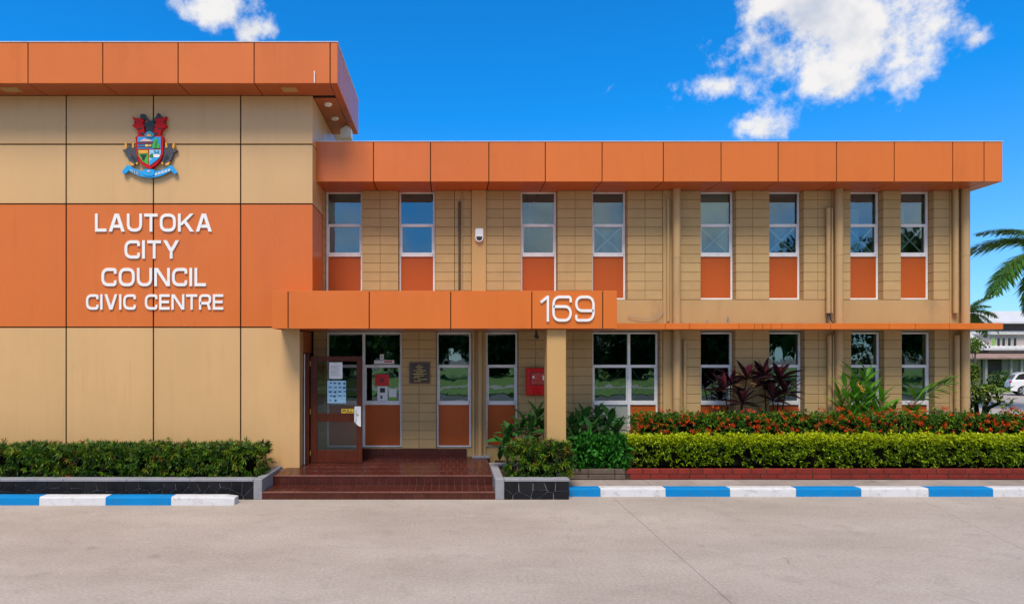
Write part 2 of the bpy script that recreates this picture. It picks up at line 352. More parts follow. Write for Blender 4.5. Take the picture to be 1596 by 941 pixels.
def unit_box(matname, ch):
    """unit cube mesh (0..1) shared by alike pieces; ch = chamfer as fraction per axis handled by absolute sizes per call"""
    return None
def piece(name, matname, parent, x0, x1, y0, y1, z0, z1, ch=0.004):
    """a chamfered block whose mesh is shared between pieces of the same size"""
    key = (matname, round(x1 - x0, 3), round(y1 - y0, 3), round(z1 - z0, 3), ch)
    if key not in SHARED:
        b = MB().box(0, key[1], 0, key[2], 0, key[3], ch); me = bpy.data.meshes.new(name); me.from_pydata(b.v, [], b.f); me.materials.append(MATS[matname]); me.update(); SHARED[key] = me
    return link(name, SHARED[key], parent, (x0, y0, z0))

def leaf_mesh(name, matname, L, Wd, droop=0.25, fold=0.25, segs=5, tipw=0.0, shape=1.0):
    """one blade along +Y, face up +Z, folded along its midrib and drooping to its tip"""
    b = MB(); vs = []; fs = []
    for i in range(segs + 1):
        t = i / segs; w = Wd * (math.sin(math.pi * min(1, t * .94 + .06) ** shape) ** .8 if i < segs else tipw) / 2
        y = L * t; z = -droop * L * t * t
        vs += [(-w, y, z + fold * w), (0, y, z), (w, y, z + fold * w)]
    for i in range(segs):
        o = i * 3; fs += [(o, o + 1, o + 4, o + 3), (o + 1, o + 2, o + 5, o + 4)]
    me = bpy.data.meshes.new(name); me.from_pydata(vs, [], fs); me.materials.append(MATS[matname])
    me.polygons.foreach_set('use_smooth', [True] * len(fs)); me.update(); return me
def leaf_rot(direction, roll=0.0):
    d = Vector(direction).normalized(); up = Vector((0, 0, 1))
    x = d.cross(up)
    if x.length < 1e-3: x = Vector((1, 0, 0))
    x.normalize(); z = x.cross(d)
    m = Matrix((x, d, z)).transposed()
    return m @ Matrix.Rotation(roll, 3, 'Y')

def leaves_np(P, Nn, Ls, Ws, col, name, matname, parent, origin, lift=0.4, bend=0.2, kind=None):
    """one mesh of many folded leaves: base points P, directions Nn (unit), lengths, widths and colours"""
    n_ = len(P); Nn = Nn / (np.linalg.norm(Nn, axis=1, keepdims=True) + 1e-9)
    up = np.tile(np.array([0, 0, 1.0]), (n_, 1)) + rng.normal(0, .45, (n_, 3))
    s = np.cross(Nn, up); s /= (np.linalg.norm(s, axis=1, keepdims=True) + 1e-9); nn = np.cross(s, Nn)
    L = Ls[:, None]; Wd = Ws[:, None]
    base = P; m_ = P + Nn * L * .45; tip = P + Nn * L - nn * L * bend
    l = m_ - s * Wd * .5 + nn * Wd * .22; r = m_ + s * Wd * .5 + nn * Wd * .22
    V = np.stack([base, l, m_, r, tip], 1).reshape(-1, 3) - np.array(origin)
    q = np.arange(n_)[:, None] * 5
    T = np.concatenate([q + [0, 2, 1], q + [0, 3, 2], q + [1, 2, 4], q + [2, 3, 4]], 1).reshape(-1, 3)
    me = bpy.data.meshes.new(name); me.vertices.add(len(V)); me.vertices.foreach_set('co', V.ravel())
    me.loops.add(T.size); me.loops.foreach_set('vertex_index', T.ravel().astype(np.int32))
    me.polygons.add(len(T)); me.polygons.foreach_set('loop_start', np.arange(0, T.size, 3, dtype=np.int32))
    me.materials.append(MATS[matname]); me.update(calc_edges=True)
    at = me.attributes.new('tint', 'FLOAT_COLOR', 'POINT')
    C = np.repeat(np.concatenate([col, np.ones((n_, 1))], 1), 5, axis=0); at.data.foreach_set('color', C.ravel().astype(np.float32))
    o = link(name, me, parent, origin)
    if kind: o['kind'] = kind
    return o
def palette(n_, cols, probs, jit=0.18):
    cols = np.array(cols); idx = rng.choice(len(cols), n_, p=np.array(probs) / sum(probs))
    return np.clip(cols[idx] * (1 + rng.normal(0, jit, (n_, 1))), 0.002, 1)

# ================================================================== SETTING
DW, DT, DTF, DRF, DC = 14.10, 13.01, 12.42, 13.37, 12.32          # wing wall, tower wall, tower fascia, wing fascia, canopy front
# ground sheet to the horizon, with the concrete forecourt slabs laid on it
b = MB().add([(-900, -900, -.03), (900, -900, -.03), (900, 1500, -.03), (-900, 1500, -.03)], [(0, 1, 2, 3)])
ground = struct(b.build('ground', 'concrete_base', origin=(0, 0, -.03)))
def wob(x0, y0, x1, y1, n_=14, a=.012):
    return [(x0 + (x1 - x0) * i / n_ + (random.uniform(-a, a) if 0 < i < n_ else 0), y0 + (y1 - y0) * i / n_) for i in range(n_ + 1)]
j1 = wob(2.97, 12.3, 2.80, -9, 26, .008); j2 = wob(8.6, 12.3, 7.2, 7.2, 22, .03) + wob(7.2, 7.2, 5.6, -9, 10, .02)[1:]
g_ = .003
slabs = [[(-60, 12.3)] + [(p[0] - g_, p[1]) for p in j1] + [(-60, -9)],
         [(p[0] + g_, p[1]) for p in j1] + [(p[0] - g_ * .7, p[1]) for p in reversed(j2)],
         [(p[0] + g_ * .7, p[1]) for p in j2] + [(90, -9), (90, 46), (13.5, 46), (13.5, 12.3)]]
for sl in slabs:
    MB().prism_z(list(reversed(sl)), -.06, 0.0).build('concrete_slab', 'concrete', ground)
MB().box(14, 120, 46.1, 62, -.2, 0.06).build('grass_verge', 'grass').__setitem__('kind', 'structure')
MB().box(-90, 90, -14, -9.2, -.1, -.004).build('road', 'asphalt').__setitem__('kind', 'structure')
MB().box(-120, 120, -110, -14.2, -.1, .05).build('lawn', 'grass').__setitem__('kind', 'structure')
MB().prism_z([(-60, -24), (-10, -20), (20, -24), (70, -19), (70, -22), (20, -28), (-10, -23), (-60, -27)][::-1], -.05, .065).build('path', 'concrete').__setitem__('kind', 'structure')

# ---------------------------------------------------------------- office wing
wing = thing('office_wing', 'two-storey beige concrete block wing with narrow windows and an orange roof fascia', 'building', (4, DW, 0))
XR = X(1511, DW); XL = -2.97
zb0, zb1 = Z(467, DW), Z(297, DW)         # upper block field
zl0, zl1 = .55, 3.10                      # lower block field
UW = [(506, 564), (621, 678), (812, 869), (923.5, 978), (1092.5, 1147), (1199.5, 1252.5), (1326, 1376.5), (1404.5, 1455)]
LW = [(507, 626), (680, 735), (757.5, 808), (924, 1029), (1092.5, 1146), (1199.5, 1254), (1327, 1378), (1406, 1456.5)]
UP = [(503, 506), (564, 621), (678, 708.5), (708.5, 735), (757.5, 812), (869, 923.5), (978, 1033), (1060, 1092.5), (1147, 1199.5), (1252.5, 1297), (1310, 1326), (1376.5, 1404.5), (1455, 1480)]
LP = [(488, 507), (626, 680), (808, 862), (862, 924), (1029, 1033), (1062, 1092.5), (1146, 1199.5), (1254, 1297), (1310, 1327), (1378, 1406), (1456.5, 1480)]
blocks = []
def pier(p, z0, z1):
    x0, x1 = X(p[0], DW), X(p[1], DW)
    MB().box(x0 + .006, x1 - .006, DW + .006, DW + .24, z0, z1).build('pier', 'mortar', wing)
    nb = max(1, round((x1 - x0) / .385)); nz = max(1, round((z1 - z0) / .2015)); hz = (z1 - z0) / nz; wx = (x1 - x0) / nb
    for i in range(nb):
        for k in range(nz):
            blocks.append((x0 + i * wx + .004, x0 + (i + 1) * wx - .004, z0 + k * hz + .0045, z0 + (k + 1) * hz - .0045))
for p in UP: pier(p, zb0, zb1)
for p in LP: pier(p, zl0, zl1)
blocks.sort(key=lambda q: -(q[1] - q[0]) * (q[3] - q[2]) - (1.0 if q[2] > 3.3 else 0.0))
for q in blocks[:300]:
    piece('block', 'block', wing, q[0], q[1], DW - random.uniform(0, .003), DW + .19, q[2], q[3], .006)
if len(blocks) > 300:
    b = MB()
    for q in blocks[300:]: b.box(q[0], q[1], DW - random.uniform(0, .003), DW + .19, q[2], q[3], .006)
    b.build('block_courses', 'block', wing)['kind'] = 'stuff'
# smooth bands, pilasters, corner
MB().box(X(500, DW), XR, DW + .004, DW + .3, 3.10, zb0 - .004).build('floor_band', 'render', wing)
MB().box(XL, XR - .004, DW + .012, DW + .3, .05, .548).build('plinth', 'render', wing)
for (a, c, zz0, zz1, pr) in ((735, 757.5, zb0, zb1, .05), (735, 757.5, .40, 3.1, .03), (1033, 1060, zb0 - .67, zb1, .03), (1033, 1062, .2, 3.1, .03), (1297, 1310, 3.1, zb1, .02), (1297, 1310, .2, 3.1, .02), (1480, 1511, 3.1, zb1, .01), (1480, 1511, .2, 3.1, .01)):
    MB().box(X(a, DW), X(c, DW), DW - pr, DW + .3, zz0 + .002, zz1, .008).build('pilaster', 'render' if a != 735 else 'column', wing)
# end wall, back, roof slab, floors (rooms behind the glass)
MB().box(XR - .25, XR, DW + .3, 24, .0, zb1 + .1).build('end_wall', 'render', wing)
MB().box(XL, XR, 24, 24.25, 0, zb1 + .1).build('back_wall', 'render', wing)
MB().box(XL, XR + .05, DRF + .15, 24.2, zb1 + .14, zb1 + .5).build('roof_slab', 'render', wing)
MB().box(XL, XR - .26, DW + .31, 23.9, zb1 + .0, zb1 + .13).build('ceiling', 'interior_pale', wing)
MB().box(XL, XR - .26, DW + .31, 23.9, 3.12, 3.7).build('upper_floor', 'interior', wing)
MB().box(XL, XR - .26, DW + .31, 23.9, .05, .40).build('ground_floor', 'interior', wing)
MB().box(XL, XR - .26, 18.5, 18.6, .41, 3.11).build('partition', 'interior', wing)
MB().box(XL, XR - .26, 18.5, 18.6, 3.71, zb1 - .01).build('partition', 'interior', wing)
for xx in (1.45, 3.9, 6.0, 8.6):
    MB().box(xx, xx + .1, DW + .4, 18.49, .41, 3.11).build('partition', 'interior', wing)
    MB().box(xx + .3, xx + .4, DW + .4, 18.49, 3.71, zb1 - .01).build('partition', 'interior', wing)

DG = DW + .16
def window(p, zs, label=None, brace=False, blind=None, panel=True, mull=None, glass='glass', low='spandrel'):
    """aluminium window: zs = pixel rows of head, transom, sill rail, foot; panes above, spandrel panel below"""
    x0, x1 = X(p[0], DW) + .004, X(p[1], DW) - .004
    zt, zm, zr, z0 = [Z(q, DG) for q in zs]
    y0, y1 = DG, DG + .05; b = MB(); t = .042
    b.box(x0, x0 + t, y0, y1, z0, zt, .004); b.box(x1 - t, x1, y0, y1, z0, zt, .004)
    cols = [(x0 + t, x1 - t)]
    if mull:
        xm = X(mull, DG); b.box(xm - .03, xm + .03, y0 - .012, y1, z0, zt - .002, .004); cols = [(x0 + t, xm - .03), (xm + .03, x1 - t)]
    for (a, c) in cols:
        b.box(a, c, y0 + .004, y1, zt - .04, zt - .001, .003)
        b.box(a, c, y0 - .008, y1, zm - .032, zm + .032, .004)
        b.box(a, c, y0 - .014, y1, zr - .045, zr + .045, .006)
        b.box(a, c, y0 + .002, y1, z0 + .001, z0 + .035, .003)
        # opening sash round the lower pane
        b.box(a, a + .028, y0 + .006, y1 - .004, zr + .045, zm - .032); b.box(c - .028, c, y0 + .006, y1 - .004, zr + .045, zm - .032)
    w = b.build('window', 'alu', wing)
    for i, (a, c) in enumerate(cols):
        MB().box(a - .002, c + .002, y0 + .026, y0 + .032, zm + .033, zt - .041).build('pane', glass, w)
        MB().box(a + .026, c - .026, y0 + .024, y0 + .030, zr + .046, zm - .033).build('pane', glass, w)
        MB().box(a - .001, c + .001, y0 + .016, y0 + .04, z0 + .036, zr - .046, .002).build('spandrel_panel', low[i] if isinstance(low, tuple) else low, w)
        if brace:
            for s_ in (1, -1):
                q0 = (a + .05, y0 + (.062 if s_ > 0 else .074), zr + .06) if s_ > 0 else (c - .05, y0 + .074, zr + .06)
                q1 = (c - .05, y0 + (.062 if s_ > 0 else .074), zm - .05) if s_ > 0 else (a + .05, y0 + .074, zm - .05)
                dxx, dzz = q1[0] - q0[0], q1[2] - q0[2]; ln = math.hypot(dxx, dzz); ox, oz = -dzz / ln * .015, dxx / ln * .015
                MB().prism_y([(q0[0] - ox, q0[2] - oz), (q1[0] - ox, q1[2] - oz), (q1[0] + ox, q1[2] + oz), (q0[0] + ox, q0[2] + oz)], q0[1], q0[1] + .008).build('cross_brace', 'brace', w)
        if blind:
            f0, f1, zz0, zz1 = blind
            MB().box(a + (c - a) * f0, a + (c - a) * f1, y0 + .16, y0 + .165, zr + (zt - zr) * zz0, zr + (zt - zr) * zz1).build('blind', 'blind', w)
    return w
UZ = (299, 351.5, 397, 467); LZ = (517.5, 570.5, 627.5, 696.5)
ublind = {3: (.35, 1, 0, .42), 4: (0, 1, 0, 1), 5: (.35, .75, 0, .5), 6: (0, .55, 0, .75), 7: (0, .4, 0, .8)}
for i, p in enumerate(UW): window(p, UZ, brace=i >= 3, blind=ublind.get(i))
for i, p in enumerate(LW):
    if i == 0: window(p, LZ, mull=567, glass='glass_dark')
    elif i == 3: window(p, LZ, mull=980, brace=True, glass='glass_dark', low=('interior_pale', 'spandrel'))
    else: window(p, LZ, brace=i in (1,), glass='glass_dark', blind=(.3, .8, 0, .35) if i in (5, 7) else None)

# roof fascia, soffit and sunshade ledge of the wing
fz0, fz1 = Z(283, DRF), Z(221, DRF)
XF0, XF1 = X(494, DRF), X(1562.5, DRF)
MB().box(XF0 - .1, XF1 - .05, DRF + .03, DRF + .16, fz0 + .03, fz1 - .03).build('fascia_backing', 'joint', wing)
jn = [488, 492, 582, 671, 762, 850, 938.5, 1034, 1124, 1213, 1304, 1394, 1485, 1534, 1562.5]
for a, c in zip(jn[:-1], jn[1:]):
    x0, x1 = X(a, DRF) + .009, X(c, DRF) - .009
    if a == 1534: x1 = XF1
    piece('fascia_panel', 'orange', wing, x0, x1, DRF, DRF + .03, fz0, fz1, .004)
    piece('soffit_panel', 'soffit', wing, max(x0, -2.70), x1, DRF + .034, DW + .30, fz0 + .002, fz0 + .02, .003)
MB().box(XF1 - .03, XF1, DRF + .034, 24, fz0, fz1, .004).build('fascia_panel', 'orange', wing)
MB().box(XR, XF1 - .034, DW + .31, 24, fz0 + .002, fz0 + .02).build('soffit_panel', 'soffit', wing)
MB().box(-2.70, XF1 + .01, DRF - .012, DRF + .20, fz1 + .001, fz1 + .010).build('roof_flashing', 'alu', wing)
lz0, lz1 = Z(513, DRF), Z(503.5, DRF)
ej = [905, 1037, 1075, 1152, 1176, 1189, 1202, 1219, 1295, 1386, 1427, 1480, 1564]
for a, c in zip(ej[:-1], ej[1:]):
    piece('ledge_panel', 'orange', wing, X(a, DRF) + .0035, X(c, DRF) - .0035, DRF, DW - .055, lz0, lz1, .004)
MB().box(X(905, DRF), X(1563, DRF), DRF + .01, DW - .06, lz0 + .01, lz1 - .01).build('ledge_core', 'joint', wing)
MB().box(XR - .02, X(1563, DRF), DW - .05, DW + 4, lz0, lz1).build('ledge_panel', 'orange', wing)

# rainwater pipes, conduits, brackets
def pipe(name, pu, r, z0, z1, yoff, m='pipe', brackets=1):
    x = X(pu, DW); o = MB().tube([(x, DW - yoff, z0), (x, DW - yoff, z1)], r, 14).build(name, m, wing, True)
    for i in range(brackets):
        z = z0 + (z1 - z0) * (i + .5) / brackets + random.uniform(-.1, .1)
        MB().tube([(x, DW - yoff, z), (x, DW - yoff, z + .03)], r * 1.06, 14).build('pipe_bracket', m, o)
for pu in (1051.5, 1302.5, 1498):
    pipe('downpipe', pu, .083, lz1 + .002, zb1, .115); pipe('downpipe', pu, .083, .2, lz0 - .002, .115)
for pu, r in ((1288, .045), (1294, .022), (1485.5, .055)):
    pipe('conduit', pu, r, lz1 + .25, zb1 - .4 if pu < 1300 else zb1, .07); pipe('conduit', pu + 2, r, .2, lz0 - .1, .07)
pipe('downpipe', 748, .05, .40, 3.08, .10, brackets=2); pipe('conduit', 738, .03, .40, 3.08, .06, brackets=1)
pipe('conduit', 716, .022, 3.8, zb1 - .25, .03, 'dark_conduit', 2); pipe('conduit', 720, .014, 3.8, zb1 - .05, .02, 'pipe', 2)
pipe('conduit', 1066, .035, .2, 2.9, .05, brackets=2); pipe('conduit', 1040, .03, 3.3, zb1 - .2, .06, brackets=2)
MB().box(X(735, DW), X(763, DW), DW - .18, DW + .01, .37, .42, .006).build('pipe_plinth', 'coping', wing)
MB().tube([(X(1288, DW), DW - .07, lz1 + .26), (X(1287, DW), DW - .08, lz1 + .15), (X(1284, DW), DW - .1, lz1 + .01)], .018, 8).build('cable', 'black_plastic', wing)
MB().tube([(X(1290, DW), DW - .07, lz1 + .26), (X(1291, DW), DW - .08, lz1 + .12), (X(1295, DW), DW - .1, lz1 + .01)], .014, 8).build('cable', 'black_plastic', wing)
pts = [(X(978 + 56 * t, DW), DW - .03 - .02 * math.sin(3 * t), Z(492.5 + 4 * math.sin(math.pi * t) - 6 * max(0, t - .8) * 5, DW)) for t in [i / 10 for i in range(11)]]
MB().tube(pts, .006, 6).build('cable', 'coping', wing)
for pu, hh in ((1102, .10), (1134, .18), (1172, .04), (1246, .05), (1062, .08)):
    x = X(pu, DW); MB().tube([(x, DW - .05, lz1), (x + .01, DW - .045, lz1 + hh * .6), (x - .02, DW - .04, lz1 + hh)], .011, 6).build('cut_cable', 'coping', wing)

# ---------------------------------------------------------------- tower
tower = thing('entrance_tower', 'taller beige panelled block with an orange band and overhanging orange roof edge', 'building', (-7, DT + 3, 0))
XT = X(487, DT); XTL = X(467, DT)
tz = [Z(q, DT) for q in (734, 510, 318, 225, 148.5)]
txs = [X(q, DT) for q in (-305, -169, -33, 103, 239, 375, 487)]
cb = MB().box(-12.8, XT - .03, DT + .035, 20, 3.145, tz[4] + .5); cb.box(-12.8, XTL - .03, DT + .035, 20, 0, 3.144); cb.build('wall_core', 'joint', tower)
g = .013
for i in range(len(txs) - 1):
    for k in range(4):
        x0, x1 = txs[i] + g, txs[i + 1] - g
        if i == len(txs) - 2:
            x1 = XT if k else XTL
        piece('cladding_panel', 'orange' if k == 1 else 'beige', tower, x0, x1, DT, DT + .03, (tz[k] + (g if k else 0)) if k else .30, tz[k + 1] - g, .004)
yj = [DT + .033, DT + 1.12, DT + 2.4, 18, 20]
for k in range(1, 4):
    for a, c in zip(yj[:-1], yj[1:]):
        piece('cladding_panel', 'orange' if k == 1 else 'beige', tower, XT - .03, XT, a + (.0 if a == yj[0] else g), c - g, tz[k] + g, tz[k + 1] - g, .004)
# lower reveal by the door
piece('cladding_panel', 'beige', tower, XTL - .03, XTL, DT + .033, DT + .30, .33, 3.05, .004)
# fascia box
az0, az1 = Z(130, DTF), Z(66, DTF); XA = X(526, DTF); AFAR = 15.30
fj = [X(q, DTF) for q in (-310, -192, -74, 43.5, 160, 277.5, 396, 514.5)] + [XA]
MB().box(-13.2, XA - .035, DTF + .035, AFAR - .035, az0 + .03, az1 - .03).build('fascia_backing', 'joint', tower)
for a, c in zip(fj[:-1], fj[1:]):
    last = c == XA
    piece('fascia_panel', 'orange', tower, a + .009, c - (0 if last else .009), DTF, DTF + .03, az0, az1, .004)
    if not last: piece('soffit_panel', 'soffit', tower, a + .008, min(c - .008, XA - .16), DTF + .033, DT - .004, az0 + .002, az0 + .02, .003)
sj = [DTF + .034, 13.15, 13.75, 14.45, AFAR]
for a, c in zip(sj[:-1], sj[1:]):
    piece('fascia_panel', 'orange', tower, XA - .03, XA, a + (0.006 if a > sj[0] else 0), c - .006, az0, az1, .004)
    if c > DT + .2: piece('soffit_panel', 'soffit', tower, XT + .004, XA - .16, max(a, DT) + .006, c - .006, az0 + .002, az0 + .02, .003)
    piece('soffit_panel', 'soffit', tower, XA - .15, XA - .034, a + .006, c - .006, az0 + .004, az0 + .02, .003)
MB().box(-13.2, XA + .01, DTF - .012, AFAR, az1 + .001, az1 + .010).build('roof_flashing', 'alu', tower)
MB().box(-13, XT, AFAR - .03, 20, az0, az1 - .2).build('roof_slab', 'render', tower)
for (a, c) in ((3, 31), (440, 463)):
    d_ = Z(138, 1) and (DTF + .30); x0, x1 = X(a, d_), X(c, d_); b = MB()
    b.box(x0, x1, d_ - .11, d_ + .11, az0 - .004, az0 + .001); b.box(x0 + .03, x1 - .03, d_ - .08, d_ + .08, az0 - .010, az0 - .0045)
    b.build('soffit_light', 'column', tower)
for (xx, yy) in ((-2.50, 13.45), (-2.50, 14.25)):
    MB().tube([(xx, yy, az0 - .03), (xx, yy, az0 + .001)], [.07, .085], 16).build('downlight', 'brace', tower, True)
MB().tube([(X(490.5, DTF), DTF - .02, Z(130, DTF)), (X(490.5, DTF), DTF - .025, Z(112, DTF))], .011, 8).build('cable_end', 'white_plastic', tower)
fl = thing('floodlight', 'small white floodlight fixed under the tower roof overhang, by the wing roof', 'floodlight', (-2.32, 14.7, az0))
MB().prism_y([(-2.44, az0 - .30), (-2.20, az0 - .30), (-2.20, az0 - .10), (-2.30, az0 - .03), (-2.44, az0 - .12)], 14.6, 14.85).build('lamp_housing', 'white_plastic', fl)
MB().tube([(-2.32, 14.72, az0 - .08), (-2.32, 14.72, az0 + .001)], .02, 8).build('bracket', 'white_plastic', fl)

# ---------------------------------------------------------------- canopy over the entrance
can = thing('entrance_canopy', 'orange panelled flat canopy over the entrance steps, carried by one beige column', 'canopy', (0, DC + .8, 0))
cz0, cz1 = Z(512, DC), Z(453, DC)
cj = [X(q, DC) for q in (424, 449, 575.5, 702.5, 829, 939.5, 961.5)]
MB().box(cj[0] + .03, cj[-1] - .03, DC + .034, DT - .01, cz0 + .03, cz1 - .03).build('core', 'joint', can)
MB().box(XT + .01, cj[-1] - .03, DT - .01, DW - .06, cz0 + .03, cz1 - .03).build('core', 'joint', can)
for a, c in zip(cj[:-1], cj[1:]):
    piece('fascia_panel', 'orange', can, a + (0 if a == cj[0] else .009), c - (0 if c == cj[-1] else .009), DC, DC + .03, cz0, cz1, .004)
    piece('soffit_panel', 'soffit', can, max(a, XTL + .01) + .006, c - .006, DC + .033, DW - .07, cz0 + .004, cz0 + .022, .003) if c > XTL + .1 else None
piece('fascia_panel', 'orange', can, cj[0], cj[0] + .028, DC + .033, DT - .006, cz0, cz1, .004)
piece('fascia_panel', 'orange', can, cj[-1] - .028, cj[-1], DC + .033, DW - .065, cz0, cz1, .004)
MB().box(cj[0], cj[-1], DC + .031, DW - .07, cz1 - .02, cz1 - .004).build('top_sheet', 'orange', can)
dcol = DC + .11
MB().box(X(852.5, dcol), X(882.5, dcol), dcol, dcol + .36, .1, cz0 + .002, .012).build('column', 'column', can)

# ---------------------------------------------------------------- porch and steps
porch = thing('porch_steps', 'dark red tiled entrance porch with two low steps between grey planter walls', 'steps', (-1.2, 12.8, 0))
PX0, PX1 = -3.33, .815; DN, D2 = 12.32, 11.60; zn, z2 = .293, .135; SL = .05
def pz(y): return zn + SL * (y - DN)
b = MB(); t_ = .012
b.add([(PX0, DN + .01, 0), (PX1, DN + .01, 0), (PX1, DW, 0), (PX0, DW, 0), (PX0, DN + .01, pz(DN + .01) - t_), (PX1, DN + .01, pz(DN) - t_), (PX1, DW, pz(DW) - t_), (PX0, DW, pz(DW) - t_)],
      [(4, 5, 6, 7), (0, 1, 5, 4), (1, 2, 6, 5), (3, 0, 4, 7)])
b.box(PX0, PX1, D2 + .01, DN + .01, 0, z2 - t_); b.build('step_core', 'grout', porch)
nx = 29; wx = (PX1 - PX0) / nx
def tile(x0, x1, y0, y1, z0, z1, slope=False, nm='tile', m='tile'):
    o = piece(nm, m, porch, x0, x1, y0, y1, z0, z1, .002)
    if slope: o.rotation_euler = (math.atan(SL), 0, 0)
gp = .004; ys = [DN + .055 + i * .345 for i in range(6)]
for i in range(nx):
    jx = random.uniform(-.004, .004); x0, x1 = PX0 + i * wx + gp, PX0 + (i + 1) * wx - gp
    for r_ in range(5):
        off = (wx * .5 if r_ % 2 else 0); a0, a1 = x0 + off, min(x1 + off, PX1 - .002)
        if a1 - a0 > .03: tile(a0, a1, ys[r_] + gp, ys[r_ + 1] - gp, pz(ys[r_]) - t_, pz(ys[r_]), True)
    tile(x0, x1, DN, DN + .012, z2 + .004, zn - .022)
    tile(x0, x1, D2, D2 + .012, .004, z2 - .022)
    tile(x0, x1, D2 + .055, DN - .006, z2 - t_, z2 - .0005)
for i in range(0, nx, 1):
    if i % 2 == 0:
        x0, x1 = PX0 + i * wx + .002, min(PX1, PX0 + (i + 2) * wx - .002)
        tile(x0, x1, DN - .008, DN + .055, zn - .020, zn + .001, nm='nosing', m='nosing'); tile(x0, x1, D2 - .008, D2 + .055, z2 - .020, z2 + .001, nm='nosing', m='nosing')
# tiled skirting under the windows
sk = int((X(735, DW) - X(490, DW)) / .3); xs0 = X(490, DW)
for i in range(sk): tile(xs0 + i * .3 + .003, xs0 + (i + 1) * .3 - .003, DW - .03, DW + .008, pz(DW) - .02, .553, nm='skirting_tile')
MB().box(-3.0, -2.0, DW - .6, DW - .03, pz(DW) - .1, pz(DW) - .055).build('mat_well', 'grout', porch)

# ---------------------------------------------------------------- planters faced with black crazy paving
def clip(poly, a, b_, c_):
    res = []
    for i in range(len(poly)):
        p, q = poly[i], poly[(i + 1) % len(poly)]; fp = a * p[0] + b_ * p[1] - c_; fq = a * q[0] + b_ * q[1] - c_
        if fp <= 0: res.append(p)
        if fp * fq < 0: t = fp / (fp - fq); res.append((p[0] + (q[0] - p[0]) * t, p[1] + (q[1] - p[1]) * t))
    return res
def crazy(parent, x0, x1, z0, z1, y, cell):
    pts = []
    nxx = max(2, int((x1 - x0) / cell))
    for i in range(nxx):
        for k in range(2): pts.append((x0 + (i + random.uniform(.1, .9)) * (x1 - x0) / nxx, z0 + (k + random.uniform(.1, .9)) * (z1 - z0) / 2))
    for i, p in enumerate(pts):
        poly = [(x0, z0), (x1, z0), (x1, z1), (x0, z1)]
        for j, q in enumerate(pts):
            if i == j or abs(q[0] - p[0]) > 1.2: continue
            a, b_ = q[0] - p[0], q[1] - p[1]; L_ = math.hypot(a, b_); a /= L_; b_ /= L_
            poly = clip(poly, a, b_, a * (p[0] + q[0]) / 2 + b_ * (p[1] + q[1]) / 2 - .006)
            if len(poly) < 3: break
        if len(poly) >= 3: MB().prism_y(poly, y - random.uniform(.008, .012), y + .01).build('stone', 'stone_black', parent)
cpz = .367; PXL = -3.33
pl = thing('planter', 'long low planter of black crazy-paving stone with grey coping, left of the steps', 'planter', (-8, 11.7, 0))
MB().box(-12.5, PXL - .152, D2 + .012, D2 + .17, .0, cpz - .046).build('wall', 'stone_joint', pl)
crazy(pl, -12.4, PXL - .154, .004, cpz - .05, D2 + .004, .20)
for i in range(8):
    piece('coping', 'coping', pl, -12.5 + i * (12.5 + PXL - .154) / 8 + .002, -12.5 + (i + 1) * (12.5 + PXL - .154) / 8 - .002, D2 - .016, D2 + .20, cpz - .045, cpz, .006)
MB().box(PXL - .152, PXL - .002, D2 - .012, DT - .01, 0, cpz - .002, .008).build('end_wall', 'coping', pl)
MB().box(-12.5, PXL - .16, D2 + .18, DT + .02, .05, .30).build('soil', 'soil', pl)
pr = thing('planter', 'short black crazy-paving planter with grey coping, right of the steps', 'planter', (1.4, 11.9, 0))
PRX = X(886.5, D2)
MB().box(.982, PRX - .004, D2 + .012, D2 + .17, 0, cpz - .046).build('wall', 'stone_joint', pr)
crazy(pr, .984, PRX, .004, cpz - .05, D2 + .004, .21)
piece('coping', 'coping', pr, .984, PRX + .012, D2 - .016, D2 + .20, cpz - .045, cpz, .006)
MB().box(.822, .98, D2 - .012, 13.3, 0, cpz - .002, .008).build('end_wall', 'coping', pr)
MB().box(.822, 1.6, 13.305, 13.45, 0, cpz - .01, .008).build('back_wall', 'coping', pr)
MB().box(PRX - .14, PRX, D2 + .21, dcol - .02, .1, cpz - .01, .006).build('side_wall', 'coping', pr)
MB().box(.985, PRX - .145, D2 + .18, 13.3, .05, .31).build('soil', 'soil', pr)

# ---------------------------------------------------------------- kerbs, brick edging, paving strip, garden bed
def kerb(name, xs, d0, d1, z1, first_blue, endcap=False):
    k_ = struct(link(name, None, None, ((xs[0] + xs[-1]) / 2, d0, 0)))
    for i, (a, c) in enumerate(zip(xs[:-1], xs[1:])):
        b = MB(); x0, x1 = a + .002, c - .002; r_ = .018
        prof = [(d0, 0), (d0 + .004, z1 - r_ * 1.6), (d0 + r_ * .5, z1 - r_ * .5), (d0 + r_ * 1.6, z1), (d1, z1), (d1, 0)]
        nseg = 7; rings = []
        for q in range(nseg):
            t = q / (nseg - 1); x = x0 + (x1 - x0) * t
            last = endcap and i == len(xs) - 2 and q == nseg - 1
            rings.append([(x + (.0 if not last else -.0) + random.uniform(-.001, .001), p[0] + random.uniform(-.0015, .0015) + (.03 if last else 0), (p[1] + (random.uniform(-.0015, .0015) if p[1] > 0 else 0)) * (.80 if last else 1)) for p in prof])
        vs = [p for rr in rings for p in rr]; m_ = len(prof); fs = [tuple(range(m_)), tuple(range((nseg - 1) * m_ + m_ - 1, (nseg - 1) * m_ - 1, -1))]
        for q in range(nseg - 1):
            for w in range(m_ - 1): fs.append((q * m_ + w, (q + 1) * m_ + w, (q + 1) * m_ + w + 1, q * m_ + w + 1))
        b.add(vs, fs).build('kerb_stone', 'kerb_blue' if (i % 2 == 0) == first_blue else 'kerb_white', k_)
DK, DKL = 11.84, 11.15
